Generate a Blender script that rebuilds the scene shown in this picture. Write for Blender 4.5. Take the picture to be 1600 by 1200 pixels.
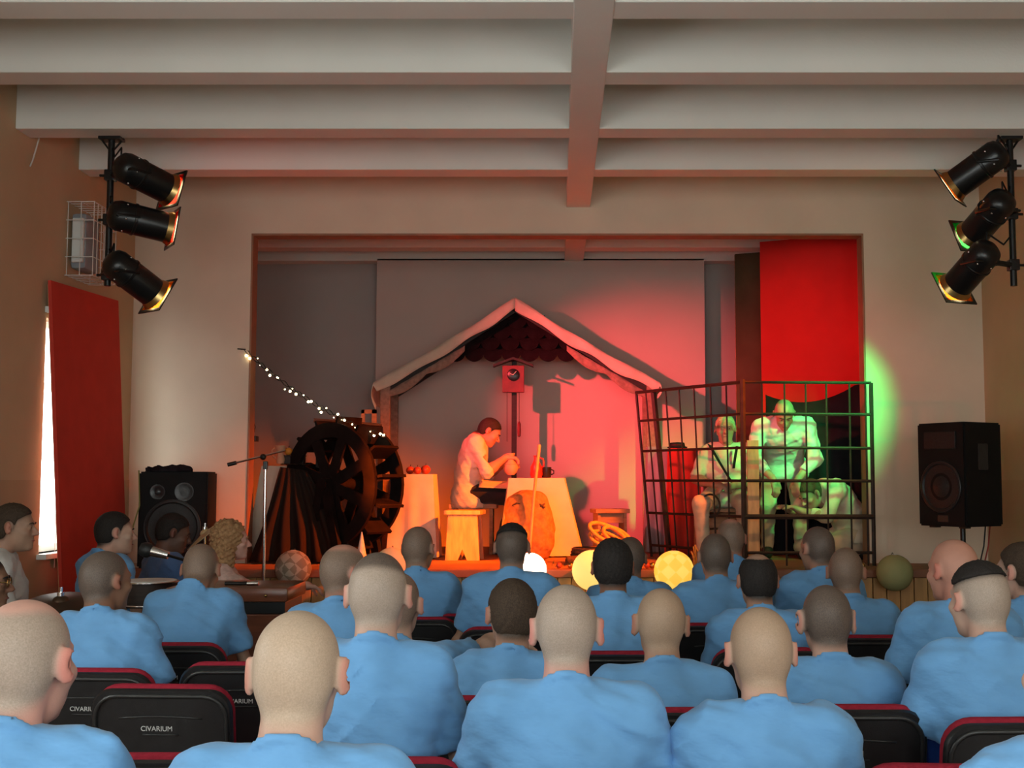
import bpy, bmesh, math, random
import numpy as np
from mathutils import Vector, Matrix

for _o in list(bpy.data.objects):
    bpy.data.objects.remove(_o)
SC = bpy.context.scene
COL = SC.collection
PI = math.pi
R = math.radians

# ------------------------------------------------------------------ camera
F, CX, CY, HZ, CAMZ = 1900.0, 870.0, 600.0, 750.0, 1.5
PITCH = math.atan((HZ - CY) / F)
cam_d = bpy.data.cameras.new('camera')
cam_d.sensor_width = 36.0
cam_d.lens = 36.0 * F / 1600.0
cam_d.shift_x = -(CX - 800.0) / 1600.0
cam_d.clip_start = 0.05
cam = bpy.data.objects.new('camera', cam_d)
COL.objects.link(cam)
cam.location = (0, 0, CAMZ)
cam.rotation_euler = (PI / 2 + PITCH, 0, 0)
SC.camera = cam

# ------------------------------------------------------------------ view + world (overcast daylight outside the hall)
SC.view_settings.view_transform = 'Standard'
SC.view_settings.look = 'None'
SC.view_settings.gamma = 1.0
SC.view_settings.use_curve_mapping = False
SC.view_settings.exposure = 0.0
SC.cycles.max_bounces = 6
SC.cycles.adaptive_threshold = 0.04
SC.cycles.diffuse_bounces = 3
SC.cycles.glossy_bounces = 2
SC.cycles.transmission_bounces = 2
SC.cycles.transparent_max_bounces = 6
SC.cycles.caustics_reflective = False
SC.cycles.caustics_refractive = False
world = bpy.data.worlds.new('overcast_sky')
SC.world = world
world.use_nodes = True
bg = world.node_tree.nodes['Background']
bg.inputs['Color'].default_value = (0.93, 0.97, 1.0, 1)
bg.inputs['Strength'].default_value = 8.8

# window openings: (axis, wall coordinate, from, to, sill height, head height)
WL, WR, WREAR = -3.37, 3.385, -2.2
WINDOWS = [('L', 7.97, 9.15, 1.02, 2.57), ('L', 2.0, 3.5, 1.02, 2.75), ('L', -0.8, 0.7, 1.02, 2.75),
           ('B', -2.8, -0.3, 0.9, 3.1), ('B', 0.3, 2.8, 0.9, 3.1), ('R', -0.8, 0.7, 1.02, 2.75)]
for i, (side, a, b, z0, z1) in enumerate(WINDOWS):
    ld = bpy.data.lights.new('window_portal', 'AREA')
    ld.shape = 'RECTANGLE'
    ld.size, ld.size_y = b - a, z1 - z0
    ld.cycles.is_portal = True
    lo = bpy.data.objects.new('window_portal', ld)
    COL.objects.link(lo)
    m, zc = (a + b) / 2, (z0 + z1) / 2
    if side == 'L':
        lo.location = (WL - 0.24, m, zc); lo.rotation_euler = (PI / 2, 0, -PI / 2)
    elif side == 'R':
        lo.location = (WR + 0.24, m, zc); lo.rotation_euler = (PI / 2, 0, PI / 2)
    else:
        lo.location = (m, WREAR - 0.24, zc); lo.rotation_euler = (PI / 2, 0, 0)
    # area lights shine along local -Z: these rotations point it into the hall

# ------------------------------------------------------------------ helpers
def at(px, py, Y):
    """real point at depth Y on the sight line of photo pixel (px, py)"""
    u, v = (px - CX) / F, (CY - py) / F
    d = Vector((u, math.cos(PITCH) - v * math.sin(PITCH), math.sin(PITCH) + v * math.cos(PITCH)))
    t = Y / d.y
    return Vector((d.x * t, Y, CAMZ + d.z * t))

def atz(px, py, Z):
    u, v = (px - CX) / F, (CY - py) / F
    d = Vector((u, math.cos(PITCH) - v * math.sin(PITCH), math.sin(PITCH) + v * math.cos(PITCH)))
    t = (Z - CAMZ) / d.z
    return Vector((d.x * t, d.y * t, Z))

MATS = {}
def mat(name, col, rough=0.6, metal=0.0, var=0.12, scale=8.0, bump=0.0, bscale=60.0, emit=None, estr=0.0, col2=None, spec=0.4, coord='Object', stretch=None, sheen=0.0):
    if name in MATS:
        return MATS[name]
    m = bpy.data.materials.new(name)
    m.use_nodes = True
    nt = m.node_tree
    b = nt.nodes['Principled BSDF']
    b.inputs['Roughness'].default_value = rough
    b.inputs['Metallic'].default_value = metal
    b.inputs['Specular IOR Level'].default_value = spec
    if sheen:
        b.inputs['Sheen Weight'].default_value = sheen
    tc = nt.nodes.new('ShaderNodeTexCoord')
    src = tc.outputs[coord]
    if stretch:
        mp = nt.nodes.new('ShaderNodeMapping')
        mp.inputs['Scale'].default_value = stretch
        nt.links.new(src, mp.inputs['Vector'])
        src = mp.outputs['Vector']
    n = nt.nodes.new('ShaderNodeTexNoise')
    n.inputs['Scale'].default_value = scale
    n.inputs['Detail'].default_value = 4
    nt.links.new(src, n.inputs['Vector'])
    rp = nt.nodes.new('ShaderNodeValToRGB')
    c2 = col2 if col2 else tuple(c * (1 + var) for c in col)
    c1 = col if col2 else tuple(c * (1 - var) for c in col)
    rp.color_ramp.elements[0].position = 0.3
    rp.color_ramp.elements[1].position = 0.7
    rp.color_ramp.elements[0].color = (*c1, 1)
    rp.color_ramp.elements[1].color = (*[min(1, c) for c in c2], 1)
    nt.links.new(n.outputs['Fac'], rp.inputs['Fac'])
    nt.links.new(rp.outputs['Color'], b.inputs['Base Color'])
    if bump:
        n2 = nt.nodes.new('ShaderNodeTexNoise')
        n2.inputs['Scale'].default_value = bscale
        n2.inputs['Detail'].default_value = 3
        nt.links.new(src, n2.inputs['Vector'])
        bp = nt.nodes.new('ShaderNodeBump')
        bp.inputs['Strength'].default_value = bump
        bp.inputs['Distance'].default_value = 0.01
        nt.links.new(n2.outputs['Fac'], bp.inputs['Height'])
        nt.links.new(bp.outputs['Normal'], b.inputs['Normal'])
    if emit:
        b.inputs['Emission Color'].default_value = (*emit, 1)
        b.inputs['Emission Strength'].default_value = estr
    MATS[name] = m
    return m

def tag(o, label=None, cat=None, group=None, kind=None):
    if label: o['label'] = label
    if cat: o['category'] = cat
    if group: o['group'] = group
    if kind: o['kind'] = kind
    return o

def thing(name, label, cat, loc=(0, 0, 0), rotz=0.0, group=None):
    o = bpy.data.objects.new(name, None)
    COL.objects.link(o)
    o.empty_display_size = 0.1
    o.location = loc
    o.rotation_euler = (0, 0, rotz)
    return tag(o, label, cat, group)

def wloc(o):
    v = Vector((0, 0, 0))
    while o is not None:
        v += o.location
        o = o.parent
    return v

def obj(name, bm, m, parent=None, local=False, smooth=False):
    """link a bmesh as ONE mesh object; world coordinates are made relative to an unrotated parent unless local"""
    if parent is not None and not local:
        bmesh.ops.translate(bm, verts=bm.verts, vec=-wloc(parent))
    bmesh.ops.recalc_face_normals(bm, faces=bm.faces)
    me = bpy.data.meshes.new(name)
    bm.to_mesh(me)
    bm.free()
    if smooth:
        me.polygons.foreach_set('use_smooth', [True] * len(me.polygons))
        if smooth == 'auto':
            me.set_sharp_from_angle(angle=R(38))
    o = bpy.data.objects.new(name, me)
    COL.objects.link(o)
    if m is not None:
        me.materials.append(m if not isinstance(m, str) else MATS[m])
    if parent is not None:
        o.parent = parent
    return o

def inst(name, src, parent=None, loc=(0, 0, 0), rot=(0, 0, 0)):
    o = bpy.data.objects.new(name, src.data)
    COL.objects.link(o)
    o.location = loc
    o.rotation_euler = rot
    if parent is not None:
        o.parent = parent
    return o

def copy_tree(o, parent=None):
    c = o.copy()
    COL.objects.link(c)
    c.parent = parent
    for ch in list(o.children):
        copy_tree(ch, c)
    return c

def nb():
    return bmesh.new()

def _merge(bm, tmp):
    me = bpy.data.meshes.new('t')
    tmp.to_mesh(me)
    tmp.free()
    bm.from_mesh(me)
    bpy.data.meshes.remove(me)

def box(bm, lo, hi, bev=0.0, rot=None, piv=None):
    lo, hi = Vector(lo), Vector(hi)
    c = (lo + hi) / 2
    s = hi - lo
    t = bmesh.new()
    bmesh.ops.create_cube(t, size=1.0)
    bmesh.ops.scale(t, vec=s, verts=t.verts)
    if bev:
        bmesh.ops.bevel(t, geom=t.edges[:], offset=bev, segments=2, affect='EDGES', profile=0.6)
    bmesh.ops.translate(t, vec=c, verts=t.verts)
    if rot is not None:
        p = Vector(piv) if piv is not None else c
        bmesh.ops.rotate(t, cent=p, matrix=rot, verts=t.verts)
    _merge(bm, t)

def frame_axes(d):
    d = d.normalized()
    a = Vector((0, 0, 1)) if abs(d.z) < 0.9 else Vector((1, 0, 0))
    x = d.cross(a).normalized()
    return x, d.cross(x).normalized()

def tube(bm, pts, r, seg=8, caps=True, closed=False):
    pts = [Vector(p) for p in pts]
    n = len(pts)
    rs = r if isinstance(r, (list, tuple)) else [r] * n
    rings = []
    px = None
    for i, p in enumerate(pts):
        if closed:
            d = pts[(i + 1) % n] - pts[i - 1]
        else:
            d = pts[min(i + 1, n - 1)] - pts[max(i - 1, 0)]
        if px is None:
            x, y = frame_axes(d)
        else:
            d = d.normalized()
            x = (px - d * px.dot(d)).normalized()
            y = d.cross(x)
        px = x
        rings.append([bm.verts.new(p + (x * math.cos(2 * PI * k / seg) + y * math.sin(2 * PI * k / seg)) * rs[i]) for k in range(seg)])
    m = n if closed else n - 1
    for i in range(m):
        a, b = rings[i], rings[(i + 1) % n]
        for k in range(seg):
            bm.faces.new((a[k], a[(k + 1) % seg], b[(k + 1) % seg], b[k]))
    if caps and not closed:
        bm.faces.new(rings[0][::-1])
        bm.faces.new(rings[-1])

def lathe(bm, prof, c=(0, 0, 0), seg=20, axis=None, wob=None):
    """prof: list of (radius, height) along axis from c"""
    c = Vector(c)
    ax = Vector(axis).normalized() if axis is not None else Vector((0, 0, 1))
    x, y = frame_axes(ax) if axis is not None else (Vector((1, 0, 0)), Vector((0, 1, 0)))
    rings = []
    for r, z in prof:
        if r < 1e-5:
            rings.append([bm.verts.new(c + ax * z)])
        else:
            rings.append([bm.verts.new(c + ax * z + (x * math.cos(2 * PI * k / seg) + y * math.sin(2 * PI * k / seg)) * (r * (1 + (wob(k / seg, z) if wob else 0)))) for k in range(seg)])
    for a, b in zip(rings, rings[1:]):
        for k in range(seg):
            k2 = (k + 1) % seg
            if len(a) == 1 and len(b) == 1:
                continue
            if len(a) == 1:
                bm.faces.new((a[0], b[k], b[k2]))
            elif len(b) == 1:
                bm.faces.new((a[k], a[k2], b[0]))
            else:
                bm.faces.new((a[k], a[k2], b[k2], b[k]))
    if len(rings[0]) > 1: bm.faces.new(rings[0][::-1])
    if len(rings[-1]) > 1: bm.faces.new(rings[-1])

def ball(bm, c, r, seg=16, rings=10, sc=(1, 1, 1)):
    t = bmesh.new()
    bmesh.ops.create_uvsphere(t, u_segments=seg, v_segments=rings, radius=r)
    bmesh.ops.scale(t, vec=Vector(sc), verts=t.verts)
    bmesh.ops.translate(t, vec=Vector(c), verts=t.verts)
    _merge(bm, t)

def prism(bm, poly, thick_vec):
    """closed polygon (list of 3D points) swept by a vector"""
    v = Vector(thick_vec)
    a = [bm.verts.new(Vector(p)) for p in poly]
    b = [bm.verts.new(Vector(p) + v) for p in poly]
    n = len(a)
    bm.faces.new(a)
    bm.faces.new(b[::-1])
    for i in range(n):
        bm.faces.new((a[i], b[i], b[(i + 1) % n], a[(i + 1) % n]))

def sheet(bm, fn, nu, nv, thick=0.006):
    """cloth: fn(u,v)->point, given thickness along the surface normal"""
    g = [[Vector(fn(i / nu, j / nv)) for j in range(nv + 1)] for i in range(nu + 1)]
    def nrm(i, j):
        a = g[min(i + 1, nu)][j] - g[max(i - 1, 0)][j]
        b = g[i][min(j + 1, nv)] - g[i][max(j - 1, 0)]
        n = a.cross(b)
        return n.normalized() if n.length > 1e-9 else Vector((0, 0, 1))
    A = [[bm.verts.new(g[i][j] + nrm(i, j) * thick / 2) for j in range(nv + 1)] for i in range(nu + 1)]
    B = [[bm.verts.new(g[i][j] - nrm(i, j) * thick / 2) for j in range(nv + 1)] for i in range(nu + 1)]
    for i in range(nu):
        for j in range(nv):
            bm.faces.new((A[i][j], A[i + 1][j], A[i + 1][j + 1], A[i][j + 1]))
            bm.faces.new((B[i][j], B[i][j + 1], B[i + 1][j + 1], B[i + 1][j]))
    for i in range(nu):
        bm.faces.new((A[i][0], B[i][0], B[i + 1][0], A[i + 1][0]))
        bm.faces.new((A[i][nv], A[i + 1][nv], B[i + 1][nv], B[i][nv]))
    for j in range(nv):
        bm.faces.new((A[0][j], A[0][j + 1], B[0][j + 1], B[0][j]))
        bm.faces.new((A[nu][j], B[nu][j], B[nu][j + 1], A[nu][j + 1]))

def text_mesh(name, s, size, extrude=0.0008):
    cu = bpy.data.curves.new(name, 'FONT')
    cu.body = s
    cu.size = size
    cu.extrude = extrude
    cu.align_x = 'CENTER'
    cu.align_y = 'CENTER'
    to = bpy.data.objects.new(name, cu)
    COL.objects.link(to)
    dg = bpy.context.evaluated_depsgraph_get()
    me = bpy.data.meshes.new_from_object(to.evaluated_get(dg))
    bpy.data.objects.remove(to)
    return me

# ------------------------------------------------------------------ materials of the hall
mat('cream_paint', (0.74, 0.61, 0.47), 0.85, var=0.04, scale=2.5, bump=0.08, bscale=90)
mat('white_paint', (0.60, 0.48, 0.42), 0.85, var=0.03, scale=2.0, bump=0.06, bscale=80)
mat('beam_paint', (0.80, 0.78, 0.72), 0.85, var=0.03, scale=2.0, bump=0.06, bscale=80)
mat('tan_paint', (0.58, 0.41, 0.25), 0.8, var=0.05, scale=2.5, bump=0.1, bscale=90)
mat('dado_paint', (0.50, 0.34, 0.20), 0.7, var=0.05, scale=2.5, bump=0.08, bscale=90)
mat('grey_paint', (0.42, 0.38, 0.35), 0.85, var=0.04, scale=2.0, bump=0.05, bscale=80)
mat('hall_floor', (0.16, 0.09, 0.06), 0.45, var=0.2, scale=3, stretch=(1, 8, 1))
mat('brown_trim', (0.32, 0.16, 0.09), 0.6, var=0.1, scale=12)
mat('stage_boards', (0.30, 0.15, 0.09), 0.7, var=0.25, scale=6, stretch=(0.6, 6, 1), bump=0.15, bscale=40)
mat('pine_plank', (0.52, 0.28, 0.10), 0.5, var=0.28, scale=5, stretch=(3, 3, 0.35), bump=0.05, bscale=30)
mat('dark_pine', (0.25, 0.10, 0.05), 0.5, var=0.15, scale=6)
mat('window_white', (0.8, 0.8, 0.76), 0.4, var=0.02)
mat('blind_fabric', (0.86, 0.84, 0.74), 0.9, var=0.03)

def glass_mat():
    m = bpy.data.materials.new('window_glass')
    m.use_nodes = True
    nt = m.node_tree
    nt.nodes.clear()
    o = nt.nodes.new('ShaderNodeOutputMaterial')
    t = nt.nodes.new('ShaderNodeBsdfTransparent')
    t.inputs['Color'].default_value = (0.95, 0.97, 0.95, 1)
    g = nt.nodes.new('ShaderNodeBsdfGlossy')
    g.inputs['Roughness'].default_value = 0.02
    x = nt.nodes.new('ShaderNodeMixShader')
    x.inputs['Fac'].default_value = 0.06
    nt.links.new(t.outputs[0], x.inputs[1])
    nt.links.new(g.outputs[0], x.inputs[2])
    nt.links.new(x.outputs[0], o.inputs['Surface'])
    MATS['window_glass'] = m
glass_mat()

# ------------------------------------------------------------------ hall shell
YF, YFB, YB = 9.6, 9.75, 12.0        # stage wall front / back face, rear wall of the stage
CEIL = 4.05
BEAMZ = 3.68
SZ = 0.85                             # stage floor height
SY = 8.9                              # stage front edge
OPL, OPR, OPT = -2.437, 2.447, 3.46   # stage opening

def struct(name, bm, m, parent=None, **k):
    o = obj(name, bm, m, parent, **k)
    if parent is None:
        o['kind'] = 'structure'
    return o

bm = nb(); box(bm, (WL - .25, WREAR - .25, -0.12), (WR + .25, 12.6, 0)); struct('floor', bm, 'hall_floor')
bm = nb(); box(bm, (WL - .25, WREAR - .25, CEIL), (WR + .25, 12.6, CEIL + .15)); ceiling = struct('ceiling', bm, 'beam_paint')
# cross beams
y_beams = [atz(885, yy, BEAMZ).y for yy in (3, 113, 201, 265)]
stepb = 1.0
ys = [y_beams[0] - stepb * k for k in range(10, 0, -1)] + y_beams
for y in ys:
    if y > WREAR:
        bm = nb(); box(bm, (WL, y, BEAMZ), (WR, y + .21, CEIL + .01), 0.006); struct('beam', bm, 'beam_paint', ceiling)
bm = nb(); box(bm, (WL, YFB, OPT + .34), (WR, YFB + .01, CEIL))
bm.free()
for y in (11.3, YB):
    bm = nb(); box(bm, (WL, y, BEAMZ), (WR, y + .20, CEIL + .01), 0.006); struct('beam', bm, 'beam_paint', ceiling)
bx0, bx1 = at(885, 318, YF).x, at(922, 318, YF).x
bm = nb(); box(bm, (bx0, WREAR, BEAMZ - .004), (bx1, YF, CEIL + .01), 0.006); struct('long_beam', bm, 'beam_paint', ceiling)
bm = nb(); box(bm, (bx0, YFB, BEAMZ - .004), (bx1, YB, CEIL + .01), 0.006); struct('long_beam', bm, 'beam_paint', ceiling)

def wall_x(name, x0, x1, y0, y1, z0, z1, wins, m):
    bm = nb()
    y = y0
    for (a, b, s, t) in sorted(wins):
        box(bm, (x0, y, z0), (x1, a, z1))
        box(bm, (x0, a, z0), (x1, b, s))
        box(bm, (x0, a, t), (x1, b, z1))
        y = b
    box(bm, (x0, y, z0), (x1, y1, z1))
    return struct(name, bm, m)

def wall_y(name, y0, y1, x0, x1, z0, z1, wins, m):
    bm = nb()
    x = x0
    for (a, b, s, t) in sorted(wins):
        box(bm, (x, y0, z0), (a, y1, z1))
        box(bm, (a, y0, z0), (b, y1, s))
        box(bm, (a, y0, t), (b, y1, z1))
        x = b
    box(bm, (x, y0, z0), (x1, y1, z1))
    return struct(name, bm, m)

sel = lambda s: [(a, b, z0, z1) for (q, a, b, z0, z1) in WINDOWS if q == s]
wall_left = wall_x('wall_left', WL - .25, WL, WREAR, YF + .05, 0, CEIL, sel('L'), 'tan_paint')
wall_right = wall_x('wall_right', WR, WR + .25, WREAR, YF + .05, 0, CEIL, sel('R'), 'tan_paint')
wall_rear = wall_y('wall_rear', WREAR - .25, WREAR, WL - .25, WR + .25, 0, CEIL, sel('B'), 'cream_paint')
# painted dado on the side walls (1.5 m high), cut around the windows
bm = nb()
prev = WREAR
for (a, b, s, t) in sorted(sel('L')):
    box(bm, (WL, prev, 0), (WL + .006, a - .02, 1.5)); box(bm, (WL, a - .02, 0), (WL + .006, b + .02, s - .04)); prev = b + .02
box(bm, (WL, prev, 0), (WL + .006, YF, 1.5))
struct('dado', bm, 'dado_paint', wall_left)
bm = nb()
prev = WREAR
for (a, b, s, t) in sorted(sel('R')):
    box(bm, (WR - .006, prev, 0), (WR, a - .02, 1.5)); box(bm, (WR - .006, a - .02, 0), (WR, b + .02, s - .04)); prev = b + .02
box(bm, (WR - .006, prev, 0), (WR, YF, 1.5))
struct('dado', bm, 'dado_paint', wall_right)
# stage wall with the opening
bm = nb()
box(bm, (WL - .25, YF, 0), (OPL, YFB, CEIL)); box(bm, (OPR, YF, 0), (WR + .25, YFB, CEIL)); box(bm, (OPL, YF, OPT), (OPR, YFB, CEIL))
wall_front = struct('wall_front', bm, 'cream_paint')
for nm, lo, hi in (('opening_trim', (OPL - .004, YF - .004, SZ), (OPL + .012, YFB + .004, OPT)), ('opening_trim', (OPR - .012, YF - .004, SZ), (OPR + .004, YFB + .004, OPT)),
                   ('opening_trim', (OPL - .004, YF - .004, OPT - .012), (OPR + .004, YFB + .004, OPT + .006))):
    bm = nb(); box(bm, lo, hi, 0.003); struct(nm, bm, 'brown_trim', wall_front)
# shell of the stage
bm = nb(); box(bm, (WL - .25, YB + .20, 0), (WR + .25, YB + .45, CEIL)); wall_back = struct('wall_back', bm, 'grey_paint')
cx0, cx1 = at(588, 500, YB).x, at(1101, 500, YB).x
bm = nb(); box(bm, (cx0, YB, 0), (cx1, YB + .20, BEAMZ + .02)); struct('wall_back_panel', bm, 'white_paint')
bm = nb(); box(bm, (WL - .25, YFB, 0), (WL, YB + .2, CEIL)); struct('wall_stage_left', bm, 'grey_paint')
bm = nb(); box(bm, (WR, YFB, 0), (WR + .25, YB + .2, CEIL)); struct('wall_stage_right', bm, 'grey_paint')

# stage: deck, edge rail and fascia planks
bm = nb(); box(bm, (WL, SY + .03, SZ - .05), (WR, YB, SZ)); stage = struct('floor_stage', bm, 'stage_boards')
bm = nb(); box(bm, (WL, SY - .03, SZ - .055), (WR, SY + .03, SZ + .004), 0.008); struct('edge_rail', bm, 'dark_pine', stage)
pw = 0.098
n = int((WR - WL) / pw)
pl = None
for k in range(n):
    x = WL + (k + .5) * (WR - WL) / n
    if pl is None:
        bm = nb(); box(bm, (-pw / 2 + .002, 0, 0), (pw / 2 - .002, .02, SZ - .06), 0.005)
        pl = obj('plank', bm, 'pine_plank', stage, local=True); pl.location = (x, SY, 0.003)
    else:
        inst('plank', pl, stage, (x, SY + (k % 3) * .0015, 0.003))

# windows
for i, (side, a, b, z0, z1) in enumerate(WINDOWS):
    w = thing('window_%d' % (i + 1), None, None, (0, 0, 0)); w['kind'] = 'structure'
    ang = {'L': PI / 2, 'R': -PI / 2, 'B': PI}[side]
    c = {'L': (WL - .10, (a + b) / 2, z0), 'R': (WR + .10, (a + b) / 2, z0), 'B': ((a + b) / 2, WREAR - .10, z0)}[side]
    w.location = c; w.rotation_euler = (0, 0, ang)
    W, H = b - a, z1 - z0
    bm = nb()
    for lo, hi in (((-W / 2, -.03, 0), (-W / 2 + .05, .03, H)), ((W / 2 - .05, -.03, 0), (W / 2, .03, H)), ((-W / 2, -.03, 0), (W / 2, .03, .05)), ((-W / 2, -.03, H - .05), (W / 2, .03, H)),
                   ((-.03, -.03, 0), (.03, .03, H)), ((-W / 2, -.025, H * .7), (W / 2, .025, H * .7 + .05))):
        box(bm, lo, hi, 0.004)
    obj('window_frame', bm, 'window_white', w, local=True)
    for s in (-1, 1):
        bm = nb(); xa, xb = sorted((s * .03, s * (W / 2 - .05))); box(bm, (xa, -.003, .05), (xb, .003, H - .05)); obj('pane', bm, 'window_glass', w, local=True)
    bm = nb(); box(bm, (-W / 2 - .05, -.17, -.035), (W / 2 + .05, .1, 0.0), 0.006); obj('sill', bm, 'window_white', w, local=True)

# ------------------------------------------------------------------ people: smooth signed-distance bodies turned into one continuous mesh
def s_cone(a, b, r1, r2):
    a = np.array(a, np.float32); b = np.array(b, np.float32)
    ba = b - a; L2 = float(ba @ ba) + 1e-9
    def f(p):
        q = p - a
        h = np.clip((q @ ba) / L2, 0, 1)
        return np.linalg.norm(q - h[:, None] * ba, axis=1) - (r1 + (r2 - r1) * h)
    return f

def s_ell(c, r, M=None):
    c = np.array(c, np.float32); r = np.array(r, np.float32)
    Mi = None if M is None else np.array(M, np.float32)     # columns = local axes
    def f(p):
        q = p - c
        if Mi is not None: q = q @ Mi
        k0 = np.linalg.norm(q / r, axis=1)
        k1 = np.linalg.norm(q / (r * r), axis=1) + 1e-6
        return k0 * (k0 - 1) / k1
    return f

def smin(a, b, k):
    h = np.clip(0.5 + 0.5 * (b - a) / k, 0, 1)
    return b + (a - b) * h - k * h * (1 - h)

def smax(a, b, k):
    return -smin(-a, -b, k)

def union(fs, k=0.03):
    def f(p):
        d = fs[0](p)
        for g in fs[1:]:
            d = smin(d, g(p), k)
        return d
    return f

def polygonize(fn, lo, hi, h):
    """surface nets on a sparse grid"""
    B = 4
    lo = np.array(lo, np.float32); hi = np.array(hi, np.float32)
    nb_ = np.maximum(np.ceil((hi - lo) / (h * B)).astype(int), 2)
    dims = nb_ * B
    gi = np.stack(np.meshgrid(*[np.arange(k) for k in nb_], indexing='ij'), -1).reshape(-1, 3)
    cc = lo + (gi * B + (B - 1) / 2.0) * h
    cd = fn(cc.astype(np.float32))
    act = np.abs(cd) < h * B * 1.25
    sgn = np.where(cd < 0, -1.0, 1.0).astype(np.float32).reshape(nb_)
    val = np.repeat(np.repeat(np.repeat(sgn, B, 0), B, 1), B, 2)
    off = np.stack(np.meshgrid(*[np.arange(B)] * 3, indexing='ij'), -1).reshape(-1, 3)
    ai = (gi[act][:, None, :] * B + off[None]).reshape(-1, 3)
    pts = (lo + ai * h).astype(np.float32)
    out = np.empty(len(pts), np.float32)
    for s in range(0, len(pts), 200000):
        out[s:s + 200000] = fn(pts[s:s + 200000])
    val[ai[:, 0], ai[:, 1], ai[:, 2]] = out
    S = val < 0
    c8 = [S[i:dims[0] - 1 + i, j:dims[1] - 1 + j, k:dims[2] - 1 + k] for i in (0, 1) for j in (0, 1) for k in (0, 1)]
    anyv = np.zeros_like(c8[0]); allv = np.ones_like(c8[0])
    for c in c8:
        anyv |= c; allv &= c
    mix = anyv & ~allv
    cells = np.argwhere(mix)
    ids = -np.ones(mix.shape, np.int64)
    ids[mix] = np.arange(len(cells))
    acc = np.zeros((len(cells), 3), np.float32); cnt = np.zeros(len(cells), np.float32)
    corners = [(i, j, k) for i in (0, 1) for j in (0, 1) for k in (0, 1)]
    cv = {c: val[cells[:, 0] + c[0], cells[:, 1] + c[1], cells[:, 2] + c[2]] for c in corners}
    for a in corners:
        for ax in range(3):
            if a[ax] == 0:
                b = list(a); b[ax] = 1; b = tuple(b)
                va, vb = cv[a], cv[b]
                m = (va < 0) != (vb < 0)
                t = np.where(m, va / np.where(m, va - vb, 1), 0)
                pa = np.array(a, np.float32)[None].repeat(len(cells), 0)
                pa[:, ax] += t
                acc += pa * m[:, None]; cnt += m
    V = lo + (cells + acc / np.maximum(cnt, 1)[:, None]) * h
    quads = []
    for ax in range(3):
        sl0 = [slice(1, -1)] * 3; sl1 = [slice(1, -1)] * 3
        sl0[ax] = slice(0, dims[ax] - 1); sl1[ax] = slice(1, dims[ax])
        A, Bv = S[tuple(sl0)], S[tuple(sl1)]
        e = np.argwhere(A != Bv)
        if len(e) == 0: continue
        fl = A[e[:, 0], e[:, 1], e[:, 2]]
        base = e.copy()
        for q in range(3):
            if q != ax: base[:, q] += 1
        u, v = [(1, 2), (2, 0), (0, 1)][ax]
        def cid(du, dv):
            c = base.copy(); c[:, u] += du; c[:, v] += dv
            return ids[c[:, 0], c[:, 1], c[:, 2]]
        q = np.stack([cid(-1, -1), cid(0, -1), cid(0, 0), cid(-1, 0)], 1)
        q[~fl] = q[~fl][:, ::-1]
        quads.append(q)
    Q = np.concatenate(quads)
    Q = Q[(Q >= 0).all(1)]
    return V, Q

def np_mesh(name, V, Q, m, parent=None, smooth=True):
    me = bpy.data.meshes.new(name)
    me.vertices.add(len(V)); me.vertices.foreach_set('co', V.astype(np.float32).ravel())
    me.loops.add(len(Q) * 4); me.loops.foreach_set('vertex_index', Q.astype(np.int32).ravel())
    me.polygons.add(len(Q)); me.polygons.foreach_set('loop_start', np.arange(0, len(Q) * 4, 4, dtype=np.int32))
    me.polygons.foreach_set('use_smooth', np.ones(len(Q), bool))
    me.update(calc_edges=True)
    me.validate()
    me.materials.append(MATS[m] if isinstance(m, str) else m)
    o = bpy.data.objects.new(name, me)
    COL.objects.link(o)
    if parent is not None: o.parent = parent
    return o

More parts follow.
